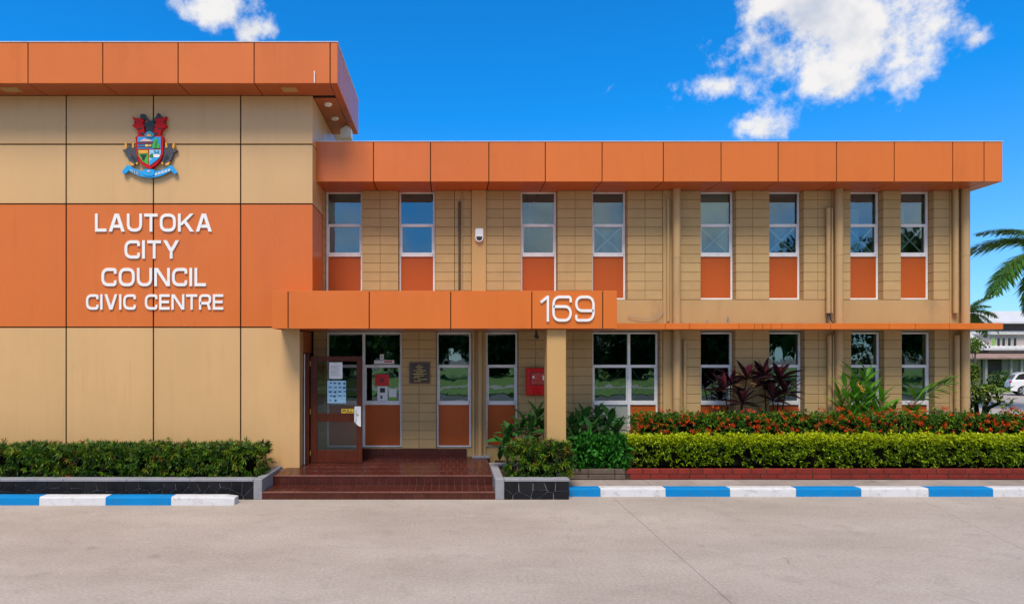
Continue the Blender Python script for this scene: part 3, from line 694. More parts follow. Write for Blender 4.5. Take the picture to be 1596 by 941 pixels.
kerb('kerb_right', [X(q, DK) for q in (887, 936, 1037.5, 1138, 1241, 1342.5, 1447.5, 1548, 1651, 1753, 1855)], DK, 12.06, .15, True)
kerb('kerb_left', [X(q, DKL) for q in (-350, -247, -144, -41.5, 61, 164.5, 266.5, 364.5)], DKL, DKL + .22, .145, False, True)
strip = struct(link('paving_strip', None, None, (6, 12.3, .1)))
xx = PRX + .01
while xx < 13.4:
    w = random.uniform(.75, 1.1); piece('paving_slab', 'paving', strip, xx, min(xx + w, 13.5) - .006, 12.064, 12.685, .0, .148 + random.uniform(-.002, .002), .005); xx += w
DB = 12.69
edge = thing('brick_edging', 'two-course red brick edging along the garden bed, grey stones at its left end', 'edging', (6.5, DB, .15))
xb = X(975, DB)
MB().box(PRX + .05, 13.4, DB + .012, DB + .09, .10, .345).build('mortar', 'soil', edge)
for row in (0, 1):
    z0 = .15 + row * .105; x = xb + (.0 if row else .09)
    while x < 13.3:
        w = random.choice((.33, .34, .36, .30, .24)) if row else random.choice((.36, .40, .33))
        piece('brick', 'brick', edge, x + .007, x + w - .007, DB + random.uniform(0, .006), DB + .10, z0 + .004, z0 + .100, .006); x += w
    x = PRX + .06
    while x < xb - .05:
        w = min(.52, xb - x); piece('edging_stone', 'edging_stone', edge, x + .005, x + w - .005, DB - .01 + random.uniform(0, .01), DB + .10, z0 + .003, z0 + .098, .010); x += w
bed = struct(MB().box(.99, 13.4, DB + .10, DW + .01, .05, .30).build('garden_bed', 'soil'))
struct(MB().box(13.42, 40, 12.07, 24, -.02, .12).build('side_lawn', 'grass'))

# ---------------------------------------------------------------- lettering
def rnd(pts, r, closed):
    res = []; n_ = len(pts)
    for i, p in enumerate(pts):
        if not closed and i in (0, n_ - 1) or r <= 0: res.append(p); continue
        P, A, B = Vector(p), Vector(pts[i - 1]), Vector(pts[(i + 1) % n_])
        u_, v_ = (A - P), (B - P); rr = min(r, u_.length * .49, v_.length * .49); u_.normalize(); v_.normalize()
        p0, p2 = P + u_ * rr, P + v_ * rr
        for q in range(6):
            t = q / 5; res.append(tuple((1 - t) ** 2 * p0 + 2 * t * (1 - t) * (P * .85 + (p0 + p2) * .075) + t * t * p2))
    return res
def stroke(mb, pts, t, y0, y1, r=0.0, closed=False, T=lambda p: p):
    P = [Vector(p) for p in rnd(pts, r, closed)]; n_ = len(P); L_, R_ = [], []
    for i in range(n_):
        a = P[i - 1] if (closed or i > 0) else None; c = P[(i + 1) % n_] if (closed or i < n_ - 1) else None
        d1 = (P[i] - a).normalized() if a is not None else None; d2 = (c - P[i]).normalized() if c is not None else None
        d1 = d1 or d2; d2 = d2 or d1; n1, n2 = Vector((-d1.y, d1.x)), Vector((-d2.y, d2.x)); m_ = (n1 + n2).normalized(); k = min(2.0, 1 / max(.3, m_.dot(n1)))
        L_.append(P[i] + m_ * t / 2 * k); R_.append(P[i] - m_ * t / 2 * k)
    vs = []
    for p in L_ + R_: q = T(p); vs.append((q[0], y0, q[1]))
    for p in L_ + R_: q = T(p); vs.append((q[0], y1, q[1]))
    fs = []; m2 = 2 * n_
    for i in range(n_ if closed else n_ - 1):
        j = (i + 1) % n_
        fs += [(i, j, n_ + j, n_ + i), (m2 + i, m2 + n_ + i, m2 + n_ + j, m2 + j), (i, m2 + i, m2 + j, j), (n_ + i, n_ + j, m2 + n_ + j, m2 + n_ + i)]
    if not closed: fs += [(0, n_, m2 + n_, m2), (n_ - 1, m2 + n_ - 1, m2 + 2 * n_ - 1, 2 * n_ - 1)]
    mb.add(vs, fs)
def diag(mb, p, q, hw, y0, y1, T):
    mb.prism_y([tuple(T(Vector(a))) for a in ((p[0] - hw, p[1]), (p[0] + hw, p[1]), (q[0] + hw, q[1]), (q[0] - hw, q[1]))], y0, y1)
GW = dict(L=.72, A=1.0, U=.95, T=.84, O=1.0, K=.98, C=.95, I=.18, Y=.98, N=.98, V=.98, E=.80, R=.92, P=.9, **{'1': .42, '6': .92, '9': .92})
def glyph(ch, t, y0, y1, T):
    w = GW[ch]; a, b_, c_, d_ = t / 2, w - t / 2, t / 2, 1 - t / 2; m = MB(); e = .0012; r = .30
    st = lambda pts, rr=0.0, cl=False, k=0: stroke(m, pts, t, y0 + k * e, y1, rr, cl, T)
    if ch == 'L': st([(a, 1), (a, c_), (w, c_)])
    elif ch == 'A': diag(m, (t * .62, 0), (w / 2 - .03, 1), t * .6, y0, y1, T); diag(m, (w - t * .62, 0), (w / 2 + .03, 1), t * .6, y0 + e, y1, T); st([(.24, .30), (w - .24, .30)], k=2)
    elif ch == 'U': st([(a, 1), (a, c_), (b_, c_), (b_, 1)], r)
    elif ch == 'T': st([(0, d_), (w, d_)]); st([(w / 2, 0), (w / 2, 1 - t)], k=1)
    elif ch == 'O': st([(a, c_), (b_, c_), (b_, d_), (a, d_)], r, True)
    elif ch == 'K': st([(a, 0), (a, 1)]); diag(m, (a + .06, .36), (w - t * .65, 1), t * .68, y0 + e, y1, T); diag(m, (w - t * .66, 0), (.40, .60), t * .68, y0 + 2 * e, y1, T)
    elif ch == 'C': st([(b_, .68), (b_, d_), (a, d_), (a, c_), (b_, c_), (b_, .32)], r)
    elif ch == 'I': st([(a, 0), (a, 1)])
    elif ch == 'Y': diag(m, (w / 2, .40), (t * .65, 1), t * .65, y0, y1, T); diag(m, (w / 2, .40), (w - t * .65, 1), t * .65, y0 + e, y1, T); st([(w / 2, 0), (w / 2, .48)], k=2)
    elif ch == 'N': st([(a, 0), (a, 1)]); st([(b_, 0), (b_, 1)]); diag(m, (b_ - .03, 0), (a + .03, 1), t * .62, y0 + e, y1, T)
    elif ch == 'V': diag(m, (w / 2 - .01, 0), (t * .62, 1), t * .6, y0, y1, T); diag(m, (w / 2 + .01, 0), (w - t * .62, 1), t * .6, y0 + e, y1, T)
    elif ch == 'E': st([(w, d_), (a, d_), (a, c_), (w, c_)]); st([(a, .5), (w * .93, .5)], k=1)
    elif ch == 'R': st([(a, 0), (a, d_), (b_, d_), (b_, .42), (a, .42)], .2); diag(m, (b_ - .02, 0), (b_ - .16, .42), t * .55, y0 + e, y1, T)
    elif ch == 'P': st([(a, 0), (a, d_), (b_, d_), (b_, .42), (a, .42)], .2)
    elif ch == '1': st([(b_, 0), (b_, 1)]); st([(.03, .74), (b_ - .01, .955)], k=1)
    elif ch == '6': st([(b_, .74), (b_, d_), (a, d_), (a, c_), (b_, c_), (b_, .58), (a, .58)], .28)
    elif ch == '9': st([(a, .26), (a, c_), (b_, c_), (b_, d_), (a, d_), (a, .42), (b_, .42)], .28)
    return m
def text_line(parent, name, s, pxa, pxb, pya, pyb, d, t, y0, y1, m='lettering', gap=.14):
    x0, x1, zt, zb = X(pxa, d), X(pxb, d), Z(pya, d), Z(pyb, d)
    tot = sum(GW[c_] if c_ != ' ' else .42 for c_ in s) + gap * (len(s) - 1); sx = (x1 - x0) / tot; h = zt - zb; cur = x0
    for c_ in s:
        if c_ != ' ':
            glyph(c_, t, y0, y1, lambda p, cur=cur: (cur + p[0] * sx, zb + p[1] * h)).build(name, m, parent)
            cur += (GW[c_] + gap) * sx
        else: cur += (.42 + gap) * sx
DL = DT - .026
sign = thing('wall_lettering', 'raised white letters reading LAUTOKA CITY COUNCIL CIVIC CENTRE on the orange band', 'lettering', (X(238, DT), DL, Z(484, DT)))
for s, a, c, e, f in (('LAUTOKA', 148, 330, 333, 361), ('CITY', 194, 279, 374.5, 403), ('COUNCIL', 158, 321, 417.5, 446), ('CIVIC CENTRE', 134, 348, 458.5, 482.5)):
    text_line(sign, 'letter', s, a, c, e, f, DL, .168, DL, DT - .002)
num = thing('house_number', 'large raised white number 169 on the right end of the canopy', 'number', (X(885, DC), DC - .04, Z(501, DC)))
text_line(num, 'digit', '169', 842, 927, 460.5, 501, DC - .04, .105, DC - .03, DC - .002, gap=.16)

# ---------------------------------------------------------------- coat of arms (traced in its own plane, layered relief)
crest = thing('coat_of_arms', 'painted relief coat of arms with red shield and blue ribbon, above the lettering', 'emblem', (X(236, DT), DT - .05, Z(280, DT)))
def E(pts): return [(X(170 + p[0] / 7.236, DT), Z(165 + p[1] / 7.238, DT)) for p in pts]
def mirror(pts): return [(950 - p[0], p[1]) for p in reversed(pts)]
def rel(name, pts, y0, y1, m, parent=None): return MB().prism_y(E(pts), DT - y1, DT - y0).build(name, m, parent or crest)
def oval(cx, cy, rx, ry, n_=14): return [(cx + rx * math.cos(2 * math.pi * i / n_), cy + ry * math.sin(2 * math.pi * i / n_)) for i in range(n_)]
shield = rel('shield', [(318, 372), (345, 352), (420, 352), (478, 330), (535, 350), (612, 350), (632, 368), (632, 420), (628, 560), (600, 625), (550, 680), (478, 728), (410, 690), (352, 630), (332, 560), (325, 420)], .004, .085, 'crest_red')
rel('field', [(348, 368), (604, 368), (604, 500), (348, 500)], .085, .092, 'crest_blue', shield)
rel('field', [(352, 516), (466, 516), (466, 682), (400, 640), (358, 580)], .085, .092, 'crest_green', shield)
rel('field', [(478, 514), (606, 514), (604, 560), (575, 620), (478, 692)], .085, .092, 'crest_sky', shield)
rel('charge', [(365, 420), (420, 388), (470, 395), (520, 420)], .092, .100, 'crest_pink', shield)
rel('charge', [(350, 428), (525, 422), (510, 450), (350, 455)], .092, .101, 'crest_maroon', shield)
rel('charge', [(350, 470), (505, 470), (505, 486), (350, 484)], .092, .101, 'crest_maroon', shield)
rel('charge', oval(452, 468, 17, 13), .101, .108, 'crest_yellow', shield); rel('charge', oval(488, 468, 17, 13), .101, .108, 'crest_gold', shield)
rel('charge', [(520, 495), (512, 460), (530, 430), (540, 395), (560, 385), (575, 405), (580, 440), (592, 470), (590, 498)], .092, .104, 'crest_green', shield)
rel('charge', [(545, 495), (552, 430), (562, 400), (566, 440), (560, 496)], .104, .108, 'crest_dkgreen', shield)
rel('charge', [(358, 520), (462, 520), (462, 552), (370, 556)], .092, .100, 'crest_gold', shield)
rel('charge', [(375, 568), (452, 568), (428, 600), (424, 628), (400, 628), (398, 604)], .092, .100, 'crest_black', shield)
rel('charge', [(480, 640), (520, 606), (600, 596), (572, 622), (480, 690)], .092, .098, 'crest_blue', shield)
rel('charge', [(482, 575), (510, 552), (530, 575), (522, 600), (484, 598)], .092, .101, 'crest_dkgreen', shield)
rel('charge', oval(560, 582, 38, 19), .092, .103, 'lettering', shield)
rel('charge', [(530, 520), (545, 520), (560, 545), (575, 522), (590, 522), (585, 556), (535, 556)], .092, .100, 'crest_teal', shield)
rel('medallion', [(425, 350), (450, 318), (480, 308), (512, 318), (538, 350), (512, 378), (445, 382)], .085, .112, 'crest_teal')
rel('medallion_peak', [(448, 362), (472, 340), (496, 350), (508, 364), (480, 366)], .112, .118, 'crest_gold')
rel('crest_bar', [(380, 105), (412, 104), (440, 150), (486, 186), (540, 145), (560, 100), (575, 96), (625, 150), (590, 158), (570, 150), (512, 200), (550, 212), (548, 240), (520, 246), (522, 320), (430, 320), (424, 246), (408, 238), (410, 214), (460, 200), (420, 160), (404, 158), (370, 150), (362, 122)], .004, .06, 'crest_black')
lion = [(285, 135), (330, 158), (352, 155), (380, 160), (408, 168), (410, 190), (400, 210), (412, 235), (420, 300), (428, 340), (405, 355), (350, 350), (345, 300), (322, 270), (305, 262), (284, 245), (286, 230), (308, 222), (300, 200), (312, 190), (296, 175)]
for ln in (lion, mirror(lion)):
    o = rel('lion_head', ln, .006, .082, 'crest_red')
    q = [(335, 262), (362, 272), (385, 258), (388, 272), (370, 286), (340, 280)]; rel('marking', q if ln is lion else mirror(q), .082, .087, 'crest_black', o)
    q = [(370, 335), (395, 315), (420, 322), (422, 342), (395, 350)]; rel('marking', q if ln is lion else mirror(q), .082, .087, 'crest_black', o)
    q = oval(316, 205, 10, 12, 8); rel('marking', q if ln is lion else mirror(q), .082, .087, 'crest_black', o)
bull = [(168, 508), (205, 502), (228, 495), (240, 455), (262, 440), (290, 452), (318, 470), (326, 520), (330, 600), (345, 650), (318, 668), (290, 672), (268, 650), (238, 622), (222, 590), (208, 540), (180, 528)]
horns = ([(196, 430), (212, 428), (222, 490), (200, 494)], [(282, 432), (302, 430), (296, 488), (276, 482)], [(250, 640), (300, 668), (295, 686), (262, 680)], [(322, 655), (345, 645), (340, 668), (325, 674)])
for mm in (False, True):
    f = mirror if mm else (lambda p: p)
    o = rel('supporter', f(bull), .004, .06, 'crest_slate')
    for h in horns: rel('gold_detail', f(h), .03, .07, 'crest_gold', o)
    rel('marking', f([(270, 560), (300, 580), (322, 620), (318, 650), (292, 620), (262, 600)]), .06, .066, 'crest_black', o)
rib = rel('ribbon', [(168, 748), (225, 682), (262, 690), (285, 712), (345, 738), (420, 752), (530, 752), (610, 738), (670, 712), (695, 690), (728, 684), (785, 766), (758, 784), (715, 742), (660, 775), (590, 806), (478, 826), (370, 806), (290, 772), (240, 742), (205, 778), (172, 772)], .02, .075, 'crest_blue')
rel('ribbon_centre', [(405, 735), (440, 728), (470, 732), (505, 728), (535, 738), (532, 790), (500, 806), (440, 804), (408, 785)], .075, .088, 'crest_blue', rib)
rel('ribbon_knot', oval(468, 752, 14, 11, 10), .088, .094, 'crest_pink', rib)
b = MB()
for i in range(5):                                   # motto lettering, too worn to read in the photograph
    for (x0, y0, sgn) in ((268 + i * 19, 728 + i * 9, 1), (538 + i * 36, 772 - i * 11, -1)):
        for q in (0, 9, 19 if sgn < 0 else 9):
            b.prism_y(E([(x0 + q, y0 + q * .3 * sgn), (x0 + q + 6, y0 + q * .3 * sgn), (x0 + q + 6, y0 + 26 + q * .3 * sgn), (x0 + q, y0 + 26 + q * .3 * sgn)]), DT - .079 - q * .0001, DT - .076)
b.build('motto', 'lettering', rib)['kind'] = 'stuff'

# ---------------------------------------------------------------- entrance door and wall fittings
DD = 13.42
door = thing('glazed_door', 'open dark red timber door with two glass panes and white pull handle', 'door', (X(521, DD), DD, pz(DD)))
dx0, dx1, dzt, dzb = X(484, DD), X(564.5, DD), Z(555, DD), pz(DD) + .012
st_ = .135
b = MB(); b.box(dx0, dx0 + st_, DD, DD + .045, dzb, dzt, .005); b.box(dx1 - st_ * .85, dx1, DD, DD + .045, dzb, dzt, .005); b.build('stile', 'timber', door)
zr1, zr2 = Z(644, DD), Z(657, DD)
for (a, c) in ((dzt - .105, dzt), (zr2, zr1), (dzb, dzb + .26)):
    MB().box(dx0 + st_ + .001, dx1 - st_ * .85 - .001, DD + .003, DD + .042, a, c, .004).build('rail', 'timber', door)
for (a, c) in ((zr1, dzt - .105), (dzb + .26, zr2)):
    MB().box(dx0 + st_ + .001, dx1 - st_ * .85 - .001, DD + .02, DD + .026, a + .001, c - .001).build('pane', 'glass_clear', door)
hx = X(557, DD); hz = Z(648, DD)
h_ = MB().prism_y([(hx - .06, hz - .12), (hx + .02, hz - .20), (hx + .075, hz - .22), (hx + .075, hz + .20), (hx - .05, hz + .20), (hx - .06, hz + .16)], DD - .022, DD - .001).build('pull_handle', 'white_plastic', door)
MB().tube([(hx, DD - .03, hz + .03), (hx, DD - .021, hz + .03)], .028, 14).build('lock', 'chrome', h_)
MB().tube([(hx - .035, DD - .022, hz - .10), (hx - .035, DD - .055, hz - .09), (hx - .035, DD - .055, hz + .13), (hx - .035, DD - .022, hz + .14)], .012, 8).build('grip', 'white_plastic', h_)
for zz in (dzb + .15, dzb + 1.0, dzt - .2): MB().tube([(dx0 - .008, DD + .02, zz), (dx0 - .008, DD + .02, zz + .1)], .012, 8).build('hinge', 'gold', door)
fr = MB(); fr.box(X(478, DD) - .03, X(483.4, DD) - .01, DD - .06, DD + .06, pz(DD), dzt + .05, .004)
fr.build('door_frame', 'timber', door)
MB().box(-2.985, -2.955, 13.33, DD - .065, pz(13.3), 2.60, .003).build('frame_strip', 'alu', door)
b = MB(); b.box(-3.05, -2.97, DT + .31, DW - .02, 2.62, 3.06); b.box(-3.05, -2.97, DT + .31, 13.32, pz(13.3) + .003, 2.62); b.build('door_surround', 'soffit', tower)

def paper(name, label, cat, pu0, pu1, pv0, pv1, d, m, lines=None, inkm='ink', y=None):
    y = y if y is not None else d
    x0, x1, z1, z0 = X(pu0, d), X(pu1, d), Z(pv0, d), Z(pv1, d)
    root = thing(name, label, cat, ((x0 + x1) / 2, y, z0))
    MB().box(x0, x1, y - .0015, y, z0, z1).build('sheet', m, root)
    if lines:
        b = MB()
        for (a, c, e, f) in lines: b.box(x0 + (x1 - x0) * a, x0 + (x1 - x0) * c, y - .003, y - .0016, z1 - (z1 - z0) * f, z1 - (z1 - z0) * e)
        b.build('print', inkm, root)['kind'] = 'stuff'
    return root
yd = DD + .018
paper('notice', 'white typed notice taped to the upper glass of the open door', 'notice', 513, 533.5, 564.5, 590, DD, 'paper', [(.35, .6, .06, .09)] + [(.1, random.uniform(.6, .92), .2 + i * .075, .225 + i * .075) for i in range(9)], 'ink_grey', yd)
paper('poster', 'pale blue poster with small drawings below the white notice on the door', 'poster', 510, 539, 593, 628, DD, 'poster_blue',
      [(.1 + .25 * (i % 4) + random.uniform(-.04, .04), .22 + .25 * (i % 4) + random.uniform(-.03, .05), .08 + .19 * (i // 4), .15 + .19 * (i // 4) + random.uniform(-.03, .03)) for i in range(18)], 'ink', yd)
pull = thing('sticker', 'yellow sticker reading PULL beside the white door handle', 'sticker', (X(541, DD), yd, Z(644, DD)))
MB().box(X(532, DD), X(551, DD), yd - .0015, yd, Z(643.5, DD), Z(637, DD)).build('label', 'yellow', pull)
text_line(pull, 'letter', 'PULL', 533.5, 549.5, 638, 642.5, DD, .24, yd - .0035, yd - .0016, 'black_plastic')
DN_ = DG + .022
paper('notice', 'red square notice inside the entrance window beside the door', 'notice', 584, 606, 583, 601, DG, 'poster_red', [(.35, .65, .35, .7)], 'red_dark', DN_)
paper('notice', 'white notice with a black circle below the red one in the entrance window', 'notice', 588, 604, 602, 626, DG, 'paper', [(.25, .75, .1, .4), (.3, .5, .6, .8)], 'black_plastic', DN_)
paper('notice', 'white strip notice above the transom of the entrance window', 'notice', 583, 614, 561, 567, DG, 'paper', [(.5, .9, .2, .6)], 'poster_red', DN_ + .003)
paper('notice', 'pale sheet with a green foot, right of the black circle notice', 'notice', 606, 618, 606, 624, DG, 'paper', [(0, 1, .7, 1)], 'poster_green', DN_ + .002)
paper('poster', 'colourful leaflet strip along the top of the entrance window', 'poster', 552, 614, 533.5, 542.5, DG, 'poster_green', [(.02, .2, .1, .6), (.25, .4, .3, .9), (.62, .8, .1, .8), (.84, .98, .1, .9)], 'paper', DN_ + .30)
paper('notice', 'tiny white card in the upper light of the entrance window', 'notice', 592, 598, 552, 560, DG, 'paper', [(.3, .7, .3, .7)], 'ink_grey', DN_)
plq = thing('wall_plaque', 'dark commemorative plaque with gold writing on the block wall by the entrance', 'plaque', (X(654, DW), DW, Z(597.5, DW)))
MB().box(X(638, DW), X(670.5, DW), DW - .030, DW - .004, Z(597.5, DW), Z(564, DW), .004).build('frame', 'plaque_frame', plq)
MB().box(X(640, DW), X(668.5, DW), DW - .034, DW - .0302, Z(595.5, DW), Z(566, DW)).build('plate', 'plaque', plq)
b = MB()
for i, (a, c) in enumerate(((.38, .62), (.3, .7), (.35, .62), (.15, .85), (.3, .68), (.12, .88), (.25, .75), (.18, .5), (.42, .9), (.2, .6))):
    x = a
    while x < c:
        w = random.uniform(.03, .09); z = Z(568.5 + i * 2.7, DW); b.box(X(640 + 28.5 * x, DW), X(640 + 28.5 * min(c, x + w), DW), DW - .0365, DW - .0342, z - .016, z); x += w + .025
b.build('inscription', 'gold', plq)['kind'] = 'stuff'
fb = thing('fire_alarm_cabinet', 'red metal fire cabinet with a small window on the wall beside the column', 'cabinet', (X(835, DW), DW, Z(615, DW)))
fx0, fx1, fz_0, fz_1 = X(819, DW), X(852, DW), Z(615, DW), Z(573, DW)
MB().box(fx0, fx1, DW - .15, DW - .004, fz_0, fz_1, .008).build('case', 'red_paint', fb)
MB().box(fx0 + .018, fx1 - .015, DW - .162, DW - .1505, fz_0 + .018, fz_1 - .018, .004).build('cabinet_door', 'red_paint', fb)
MB().box(fx0 + .09, fx1 - .05, DW - .168, DW - .1622, fz_0 + .22, fz_1 - .09, .002).build('window_gasket', 'black_plastic', fb)
MB().box(fx0 + .105, fx1 - .065, DW - .171, DW - .1682, fz_0 + .235, fz_1 - .105).build('window', 'red_window', fb)
b = MB(); b.box(fx0 + .13, fx0 + .17, DW - .174, DW - .1712, fz_1 - .22, fz_1 - .17); b.box(fx1 - .11, fx1 - .08, DW - .174, DW - .1712, fz_1 - .26, fz_1 - .16); b.build('instruction_label', 'paper', fb)
sr = thing('alarm_siren', 'white oval alarm sounder with dark lens on the upper pilaster', 'siren', (X(746.5, DW), DW - .05, Z(378, DW)))
sx0, sx1, sz0, sz1 = X(740.5, DW), X(752.7, DW), Z(378, DW), Z(357.5, DW); cxs = (sx0 + sx1) / 2; hw = (sx1 - sx0) / 2
poly = [(sx0, sz1 - .02), (sx0 + .02, sz1), (sx1 - .02, sz1), (sx1, sz1 - .02)] + [(cxs + hw * math.cos(a), sz0 + hw + hw * math.sin(a)) for a in [-math.pi * i / 12 for i in range(13)]]
MB().prism_y(poly, DW - .115, DW - .051).build('housing', 'white_plastic', sr)
MB().prism_y([(cxs + hw * .74 * math.cos(a), sz0 + hw + hw * .74 * math.sin(a)) for a in [-math.pi * i / 12 for i in range(13)]] + [(sx0 + .022, sz0 + .11), (sx1 - .022, sz0 + .11)], DW - .122, DW - .1152).build('lens', 'black_plastic', sr)
cc = thing('security_camera', 'small dark security camera under the canopy, left of the column', 'camera', (X(836, 13.6), 13.6, 2.95))
MB().tube([(X(836, 13.6), 13.6, 3.0), (X(836, 13.6), 13.6, cz0 + .003)], .025, 10).build('mount', 'black_plastic', cc)
MB().tube([(X(836, 13.6), 13.64, 2.97), (X(836, 13.6), 13.47, 2.95)], .04, 12).build('camera_body', 'black_plastic', cc, True)

# ================================================================== VEGETATION
def box_surface(n_, x0, x1, y0, y1, z0, z1, rd=.12, faces=(1.0, 1.0, .35), back=True):
    """points and outward normals on a clipped hedge: rounded top edges, wavy faces"""
    af, at_, ae = (x1 - x0) * (z1 - z0) * faces[0], (x1 - x0) * (y1 - y0) * faces[1], (y1 - y0) * (z1 - z0) * faces[2] * 2
    k = rng.choice(3, n_, p=np.array([af, at_, ae]) / (af + at_ + ae))
    P = np.stack([rng.uniform(x0, x1, n_), rng.uniform(y0, y1, n_), rng.uniform(z0, z1, n_)], 1); Nn = np.zeros((n_, 3))
    fm, tm, em = k == 0, k == 1, k == 2
    bk = rng.random(n_) < (.25 if back else 0)
    P[fm, 1] = np.where(bk[fm], y1, y0); Nn[fm, 1] = np.where(bk[fm], 1, -1)
    P[tm, 2] = z1; Nn[tm, 2] = 1
    sd_ = rng.random(n_) < .5; P[em, 0] = np.where(sd_[em], x0, x1); Nn[em, 0] = np.where(sd_[em], -1, 1)
    # round the shoulders
    ez = np.clip((P[:, 2] - (z1 - rd)) / rd, 0, 1); ey = np.clip(((y0 + rd) - P[:, 1]) / rd, 0, 1); ey2 = np.clip((P[:, 1] - (y1 - rd)) / rd, 0, 1)
    P[:, 1] += .30 * rd * ez * ey - .3 * rd * ez * ey2; P[:, 2] -= .30 * rd * ez * np.maximum(ey, ey2)
    Nn[:, 2] += .8 * ez; Nn[:, 1] -= .8 * ey * ez
    wob_ = .5 * np.sin(P[:, 0] * 5.3 + P[:, 1] * 3) + .5 * np.sin(P[:, 0] * 11.7 + P[:, 2] * 9 + 1.3)
    P += Nn * (wob_ * .015)[:, None]
    return P, Nn
def hedge(name, label, x0, x1, y0, y1, z0, z1, nros, per, L, Wd, cols, probs, spread=.9, rd=.12, cat='hedge', matname='leaf', jit=.02, depth=.05, newgrowth=None, faces=(1, 1, .35), core=.06, thin=.0, ros=False):
    root = thing(name, label, cat, ((x0 + x1) / 2, (y0 + y1) / 2, z0))
    MB().box(x0 + core * 1.5, x1 - core * 1.5, y0 + core, y1 - core, z0, z1 - core, .05).build('gap_shade_core', 'twig_and_gap_shade', root)  # solid near-black box painted as the deep shade between the leaves
    P, Nn = box_surface(nros, x0, x1, y0, y1, z0 + .03, z1, rd, faces)
    gp_ = np.sin(P[:, 0] * 4.1 + P[:, 2] * 6.0) + np.sin(P[:, 0] * 9.3 - P[:, 2] * 7.7 + 2.0) + .8 * np.sin(P[:, 0] * 17.0 + P[:, 2] * 13.0)
    keep = rng.random(len(P)) < 1 - .85 * np.clip((gp_ - .55) / .7, 0, 1) * (np.abs(Nn[:, 2]) < .5); P, Nn = P[keep], Nn[keep]
    sh = rng.random(len(P)) < .015; P[sh] += Nn[sh] * rng.uniform(.02, .07, (sh.sum(), 1))          # stray shoots
    if thin:                                                    # sparser towards the bare stems at the foot
        keep = rng.random(len(P)) < 1 - thin * np.clip(1 - (P[:, 2] - z0) / (.55 * (z1 - z0)), 0, 1); P, Nn = P[keep], Nn[keep]
    P = P - Nn * rng.uniform(0, depth, (len(P), 1)) + rng.normal(0, jit, P.shape); P[:, 2] = np.maximum(P[:, 2], z0 + .02)
    rc = palette(len(P), cols, probs, .12)
    if newgrowth is not None:
        w = np.clip((P[:, 2] - (z1 - newgrowth[1])) / newgrowth[1], 0, 1)[:, None] ** .7 * rng.uniform(.6, 1, (len(P), 1)); rc = rc * (1 - w) + np.array(newgrowth[0]) * w
    B = np.repeat(P, per, 0); A = np.repeat(Nn, per, 0); C = np.repeat(rc, per, 0) * (1 + rng.normal(0, .14, (len(B), 1)))
    dirs = A / np.linalg.norm(A, axis=1, keepdims=True) * .55 + rng.normal(0, spread, B.shape) * .62 + np.array([0, 0, .22])
    if ros:
        An = A / np.linalg.norm(A, axis=1, keepdims=True) + np.repeat(rng.normal(0, .35, P.shape), per, 0); An /= np.linalg.norm(An, axis=1, keepdims=True)
        t1 = np.cross(An, np.array([.3, .5, .81])); t1 /= np.linalg.norm(t1, axis=1, keepdims=True); t2 = np.cross(An, t1)
        ang = np.tile(np.arange(per) * 2.399963, len(P)) + np.repeat(rng.uniform(0, 6.28, len(P)), per) + rng.normal(0, .2, len(B)); el = np.tile(np.linspace(1.2, .35, per), len(P)) + rng.normal(0, .12, len(B))
        dirs = An * np.cos(el)[:, None] + (t1 * np.cos(ang)[:, None] + t2 * np.sin(ang)[:, None]) * np.sin(el)[:, None]
    B = B + rng.normal(0, L * (.03 if ros else .12), B.shape)
    leaves_np(B, dirs, L * rng.uniform(.6, 1.25, len(B)), Wd * rng.uniform(.7, 1.2, len(B)), np.clip(C, .002, 1), 'foliage', matname, root, ((x0 + x1) / 2, (y0 + y1) / 2, z0), bend=.25)
    return root
G1 = [(.042, .110, .010), (.10, .19, .012), (.018, .055, .008), (.20, .24, .015), (.20, .08, .015), (.025, .03, .012)]
hedge('hedge', 'clipped spiky dark green hedge in the long planter under the wall lettering', -12.3, X(414, 12.3), 11.84, 12.78,  .29, .865, 5300, 11, .100, .020, G1, (.36, .26, .24, .07, .02, .05), depth=.11, ros=True, core=.17)
hedge('shrub', 'bushy dark green shrub in the short planter beside the column', X(792, 11.95), X(888, 11.95), 11.83, 12.38, .30, .97, 600, 11, .105, .022, G1, (.34, .24, .22, .12, .03, .05), rd=.2, depth=.13, ros=True, core=.16, cat='shrub', faces=(1, 1, .9))
LIME = [(.16, .26, .006), (.24, .34, .006), (.09, .17, .008), (.05, .10, .008)]
hedge('hedge', 'bright lime green clipped hedge along the brick edging', X(979, 12.86), 12.9, 12.84, 13.26, .33, .965, 13500, 5, .060, .026, LIME, (.38, .25, .22, .15), spread=.9, rd=.14, depth=.10, jit=.02, newgrowth=((.52, .60, .008), .17), thin=.93, core=.15)
fh = hedge('flowering_hedge', 'dark green hedge dotted with orange-red flowers behind the lime hedge', X(985, 13.5), 13.0, 13.32, 13.72, .32, 1.36, 7500, 6, .068, .026, [(.045, .125, .012), (.09, .20, .014), (.18, .27, .014), (.02, .05, .010)], (.36, .30, .20, .14), rd=.12, depth=.10, jit=.03, core=.13)
P, Nn = box_surface(260, X(985, 13.5), 13.0, 13.32, 13.72, .98, 1.38, .12, (1.5, .35, .1), False)
P = P + Nn * rng.uniform(.0, .05, (len(P), 1)); B = np.repeat(P, 26, 0); dirs = np.repeat(Nn, 26, 0) * .7 + rng.normal(0, .7, (len(B), 3)); B = B + rng.normal(0, .018, B.shape)
fo = leaves_np(B, dirs, rng.uniform(.018, .032, len(B)), rng.uniform(.013, .020, len(B)), palette(len(B), [(.72, .075, .012), (.78, .15, .015), (.50, .03, .01)], (.5, .25, .25), .12), 'flowers', 'leaf', fh, tuple(WORG[fh.name]), bend=.1, kind='stuff')
